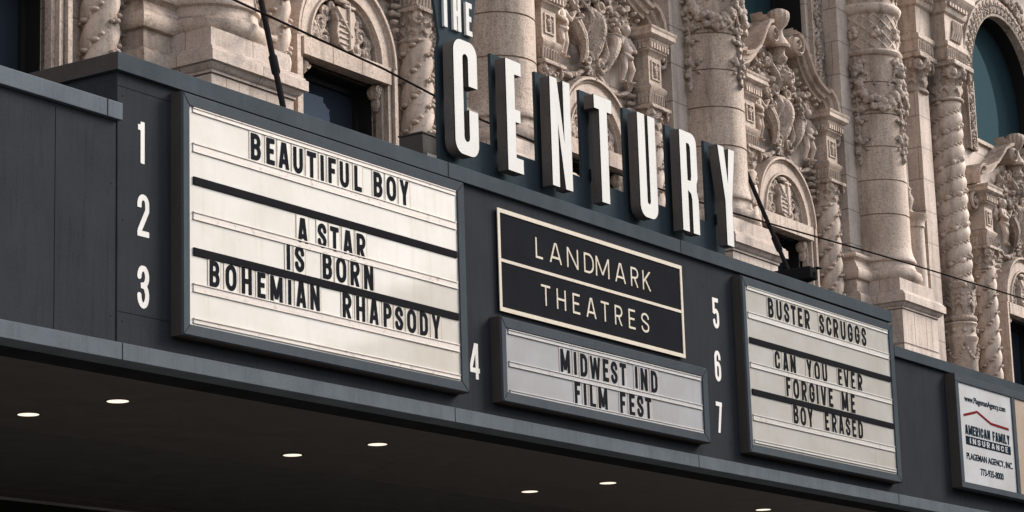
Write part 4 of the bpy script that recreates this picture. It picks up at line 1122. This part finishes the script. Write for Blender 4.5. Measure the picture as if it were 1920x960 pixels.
# ------------------------------------------------------------------ channel letters
cent_ = dict(C=(20.511, 20.945), E=(21.50, 21.80), N=(22.383, 22.80), T=(23.318, 23.70), U=(24.285, 24.69), R=(25.279, 25.685), Y=(26.236, 26.67))
CZ0, CH = 8.232, 1.245
def century_loops(ch, wd):
    """hand drawn condensed outlines in metres"""
    H = CH; w = wd
    def rr(x0, x1, z0, z1, r, n=8):
        p = []
        for (cx, cz, a0) in ((x1-r, z0+r, -90), (x1-r, z1-r, 0), (x0+r, z1-r, 90), (x0+r, z0+r, 180)):
            p += [(cx+r*math.cos(R(a0+90*i/n)), cz+r*math.sin(R(a0+90*i/n))) for i in range(n+1)]
        return p
    s = .165
    def a(cx, cz, r, a0, a1, n=8): return [(cx+r*math.cos(R(a0+(a1-a0)*i/n)), cz+r*math.sin(R(a0+(a1-a0)*i/n))) for i in range(n+1)]
    if ch == 'C':
        r = .14; q = (w-2*s)/2; k0, k1 = .50, .76
        return [a(w-r, H-r, r, 0, 90)+a(r, H-r, r, 90, 180)+a(r, r, r, 180, 270)+a(w-r, r, r, 270, 360)+[(w, k0), (w-s, k0)]+a(w-s-q, s+q*.6, q, 0, -180)+a(s+q, H-s-q*.6, q, 180, 0)+[(w-s, k1), (w, k1)]]
    if ch == 'E':
        return [[(0, 0), (w, 0), (w, .16), (s, .16), (s, .56), (w-.035, .56), (w-.035, .70), (s, .70), (s, H-.15), (w, H-.15), (w, H), (0, H)]]
    if ch == 'N':
        s2 = .145; return [[(0, 0), (s2, 0), (s2, .74), (w-s2, 0), (w, 0), (w, H), (w-s2, H), (w-s2, .52), (s2+.0, H), (0, H)]]
    if ch == 'T':
        c_ = w/2; h = .085; return [[(c_-h, 0), (c_+h, 0), (c_+h, H-.16), (w, H-.16), (w, H), (0, H), (0, H-.16), (c_-h, H-.16)]]
    if ch == 'U':
        r = .14; q = (w-2*s)/2
        return [[(0, H)]+a(r, r, r, 180, 270)+a(w-r, r, r, 270, 360)+[(w, H), (w-s, H)]+a(w-s-q, s+q, q, 0, -180)+[(s, H)]]
    if ch == 'R':
        s2 = .155; r = .13; zm = .58
        o = [(0, 0), (s2, 0), (s2, zm-.06), (w-s2-.02, zm-.10), (w-s2, zm-.16), (w-s2, 0), (w, 0), (w, zm-.14), (w-.035, zm-.05), (w-.035, zm+.04), (w, zm+.12)]+a(w-r, H-r, r, 0, 90)+[(0, H)]
        i_ = [(s2, zm+.06), (w-s2-.02, zm+.06), (w-s2, zm+.12), (w-s2, H-.18), (w-s2-.03, H-.14), (s2, H-.14)]
        return [o, i_]
    if ch == 'Y':
        c_ = w/2+.01; h = .085; m_ = .56
        return [[(c_-h, 0), (c_+h, 0), (c_+h, m_), (w, H), (w-.155, H), (c_, m_+.22), (.155, H), (0, H), (c_-h, m_)]]
for ch, (a, b) in cent_.items():
    x = (a+b)/2
    t = thing('channel_letter', f'tall white faced channel letter {ch} of CENTURY standing on the marquee', 'letter', (a, .1, CZ0), 'white channel letters spelling CENTURY')
    lp = century_loops(ch, b-a)
    f = place('face', loops_mesh(lp, 1, 1, .008), 'letter_white', a, .004, CZ0, t)
    rtn = loops_mesh(lp, 1, 1, .125); rtn.materials.append(M['letter_return'])
    place('return', rtn, 'letter_return', a, .0715, CZ0, t)
    rim = MB()
    for l_ in lp: rim.tube([(px_, 0, pz_) for px_, pz_ in l_], .006, 5, True)
    rm = mesh_from(rim); place('trim_cap', rm, 'edge', a, .006, CZ0, t)
    for zz in (.25, .8):
        part('rivet', MB().ell((a-.001, .045, CZ0+zz), .006, q=0), 'edge', t)
# backing with an upright behind each letter
K = thing('letter_backing', 'slate teal backing band with an upright plate behind each CENTURY letter', 'sign backing', (23.5, .2, 8.07))
part('band', MB().box(20.49, 26.66, .19, .23, 8.06, 8.525), 'teal', K)
for ch, (a, b) in cent_.items():
    if ch == 'C': continue
    part('upright', MB().box(a, b, .192, .228, 8.5251, CZ0+CH+.085), 'teal', K)
    part('bracket', MB().box((a+b)/2-.03, (a+b)/2+.03, .135, .19, CZ0+.3, CZ0+.42), 'edge', K)
# the small panel above the C
P_ = thing('sign_plate', 'teal flaring plate with white letters THE above the tall letter C', 'sign', (20.8, .2, 8.5))
pm = MB(); pm.prism([(20.49, 8.5255), (21.02, 8.5255), (21.02, 9.42), (21.118, 9.62), (21.19, 9.85), (21.24, 10.1), (21.30, 10.62), (20.37, 10.62), (20.452, 9.9), (20.543, 9.50), (20.49, 9.36)], .192, .228)
part('plate', pm, 'teal', P_)
for ch, a, b, z0, z1 in (('T', 20.535, 20.70, 9.637, 10.03), ('H', 20.763, 20.905, 9.645, 10.03), ('E', 21.0, 21.116, 9.643, 10.012)):
    place('letter', glyph_mesh(ch, round((b-a)/(z1-z0), 2), .155, z1-z0, .03), 'letter_white', a, .172, z0, P_, f'white letter {ch}')
jb = thing('junction_box', 'small dark grey junction box with a white label behind the letter C', 'box', (20.75, .55, 8.08))
part('casing', MB().box(20.62, 20.98, .5, .8, 8.08, 8.54), 'box', jb, bevel=.008)
part('label', MB().box(20.70, 20.92, .495, .4985, 8.27, 8.34), 'number', jb)
part('lid', MB().box(20.61, 20.99, .49, .81, 8.5405, 8.56), 'box', jb, bevel=.004)

# ------------------------------------------------------------------ advertising sign
A = thing('advertising_sign', 'grey framed sign with white insurance agency panel beside a buff panel', 'sign', (34.8, 0, 5.8))
IX0, IX1, IZ0, IZ1 = 32.76, 39.2, 5.775, 7.415; yf = -.16
fr = MB(); b_ = .115
fr.box(IX0, IX1, yf, -.002, IZ1-b_, IZ1); fr.box(IX0, IX1, yf, -.002, IZ0, IZ0+b_*.75); fr.box(IX0, IX0+b_, yf+.001, -.002, IZ0+b_*.75, IZ1-b_); fr.box(34.84, 34.965, yf+.001, -.002, IZ0+b_*.75, IZ1-b_); fr.box(IX1-b_, IX1, yf+.001, -.002, IZ0+b_*.75, IZ1-b_)
f = part('frame', fr, 'frame', A, bevel=.006)
part('side_panel', MB().box(IX0-.006, IX0-.001, yf+.01, -.002, IZ0+.005, IZ1-.005), 'return', A)
fy = yf+.02
face = part('face', MB().box(IX0+b_+.001, 34.839, fy, fy+.01, IZ0+.09, IZ1-b_-.001), 'panel_i', A)
part('face', MB().box(34.966, IX1-b_-.001, fy, fy+.01, IZ0+.09, IZ1-b_-.001), 'panel_b', A, label='blank buff panel')
fx0 = IX0+b_; fw_ = 34.84-fx0
def U(u): return fx0+u*fw_
fz0, fz1 = IZ0+.087, IZ1-b_
def V(v): return fz0+v*(fz1-fz0)
def ftext(txt, u0, u1, v, hh, bold=0, mat='navy', y=fy-.003):
    me = font_mesh(txt, hh, (u1-u0)*fw_, .003, U(u0), V(v), bold); place('lettering', me, mat, 0, y, 0, face)
ftext('www.PlagemanAgency.com', .11, .88, .825, .09, .012)
rl = MB()
pts = [(.075, .675), (.33, .745), (.58, .66), (.92, .65)]
for (u0, v0), (u1, v1) in zip(pts[:-1], pts[1:]):
    h = .0125; rl.prism([(U(u0), V(v0-h)), (U(u1), V(v1-h)), (U(u1), V(v1+h)), (U(u0), V(v0+h))], fy-.005, fy-.0008)
part('roof_line', rl, 'red', face)
def caps(txt, u0, u1, v, hh, t, mat, y, gap=.12, thinw=False):
    ws = [(.32 if c_ == ' ' else GW.get(c_, .5)) for c_ in txt]; tot = sum(ws)+gap*(len(txt)-1); sx = (u1-u0)*fw_/(tot*hh); x = U(u0)
    for c_, w_ in zip(txt, ws):
        if c_ != ' ':
            me = glyph_mesh(c_, w_, t, hh, .003, 40); 
            o = place('lettering', me, mat, x, y, V(v), face); o.scale.x = sx
        x += (w_+gap)*hh*sx
caps('AMERICAN FAMILY', .085, .925, .488, .14, .20, 'navy', fy-.003, .12)
part('banner', MB().box(U(.085), U(.93), fy-.003, fy-.0008, V(.385), V(.472)), 'navy', face)
caps('INSURANCE', .15, .87, .40, .082, .17, 'panel_i', fy-.0055, .32)
ftext('PLAGEMAN AGENCY, INC.', .08, .95, .24, .095, .014)
ftext('773-935-8000', .32, .75, .105, .10, .014)

# ------------------------------------------------------------------ downlights
for i, (x, y) in enumerate([(17.235, 2.83), (17.235, 1.68), (21.33, 2.84), (21.33, 1.68), (26.13, 2.85), (26.13, 1.70), (30.32, 1.75), (30.32, 2.85), (35.0, 1.72)]):
    wh = ['leftmost of the back row', 'leftmost of the front row', 'second from the left in the back row', 'second from the left in the front row', 'third from the left in the back row', 'third from the left in the front row', 'fourth from the left in the front row', 'fourth from the left in the back row', 'fifth from the left in the front row'][i]
    t = thing('downlight', f'lit round recessed downlight in the brown soffit, {wh}', 'light', (x, y, 5.43), 'recessed downlights in the soffit')
    m = MB(); m.lathe(x, y, [(.104, 5.437), (.104, 5.430), (.122, 5.431), (.124, 5.437)], 32); part('trim', m, 'return', t)
    m = MB(); m.lathe(x, y, [(.0, 5.436), (.103, 5.436), (.103, 5.429), (.0, 5.428)], 32); part('lens', m, 'lamp', t)

# ------------------------------------------------------------------ hanger rods, cable
for cx, lb in ((COLX[1], 'below the shield relief on the left'), (COLX[2], 'between the letters E and N'), (COLX[3], 'right of the letter Y')):
    x = cx-.85
    t = thing('hanger_rod', 'black iron hanger rod rising from the marquee, '+lb, 'rod', (x, 1.0, 8.08), 'hanger rods holding the marquee')
    p0, p1 = Vector((x, 1.0, 8.06)), Vector((cx+.80, 2.925, 11.34))
    m = MB(); m.tube([p0, p0.lerp(p1, .5), p1], .032, 10); part('rod', m, 'rod', t)
    q = p0.lerp(p1, .34); q2 = p0.lerp(p1, .42); m = MB(); m.tube([q, q.lerp(q2, .1), q.lerp(q2, .9), q2], [.033, .048, .048, .033], 10); part('turnbuckle', m, 'rod', t)
    part('anchor_plate', MB().box(cx+.70, cx+.90, 2.89, 2.9285, 11.22, 11.48), 'rod', t, bevel=.01)
    part('foot_bracket', MB().box(x-.10, x+.10, .86, 1.12, 8.081, 8.2), 'rod', t, bevel=.01)
m = MB()
cab = [(14.0, 1.9, 10.2), (17.0, 1.9, 10.02), (19.26, 1.9, 9.94), (20.71, 1.9, 9.86), (21.89, 1.9, 9.80), (22.94, 1.9, 9.70), (23.88, 1.9, 9.62), (26, 1.9, 9.56), (28, 1.9, 9.57), (30.09, 1.9, 9.61), (31.89, 1.9, 9.68), (34.05, 1.9, 9.77), (36.21, 1.9, 9.85), (38.14, 1.9, 9.91), (40.96, 1.9, 10.0), (46, 1.9, 10.1)]
m.tube(cab, .013, 6)
o = part('cable', m, 'wire', None); tag(o, 'thin black cable sagging along the facade above the marquee', 'cable')

# ------------------------------------------------------------------ floodlight on the marquee roof
fl_ = thing('floodlight', 'small black floodlight on a post behind the marquee cap beside the right hanger rod', 'light', (30.45, 1.1, 8.08))
part('post', MB().tube([(30.45, 1.1, 8.08), (30.45, 1.1, 8.58)], .03, 8), 'rod', fl_)
part('head', MB().rect_lathe(30.36, 30.58, .85, 1.5, [(-.02, 8.56), (0, 8.58), (0, 8.72), (-.02, 8.74)]), 'rod', fl_, 30)
part('visor', MB().box(30.59, 30.72, .84, 1.5, 8.745, 8.76), 'rod', fl_)
part('yoke', MB().tube([(30.47, .84, 8.66), (30.47, .82, 8.56), (30.45, 1.1, 8.5), (30.47, 1.52, 8.56), (30.47, 1.51, 8.66)], .015, 6), 'rod', fl_)
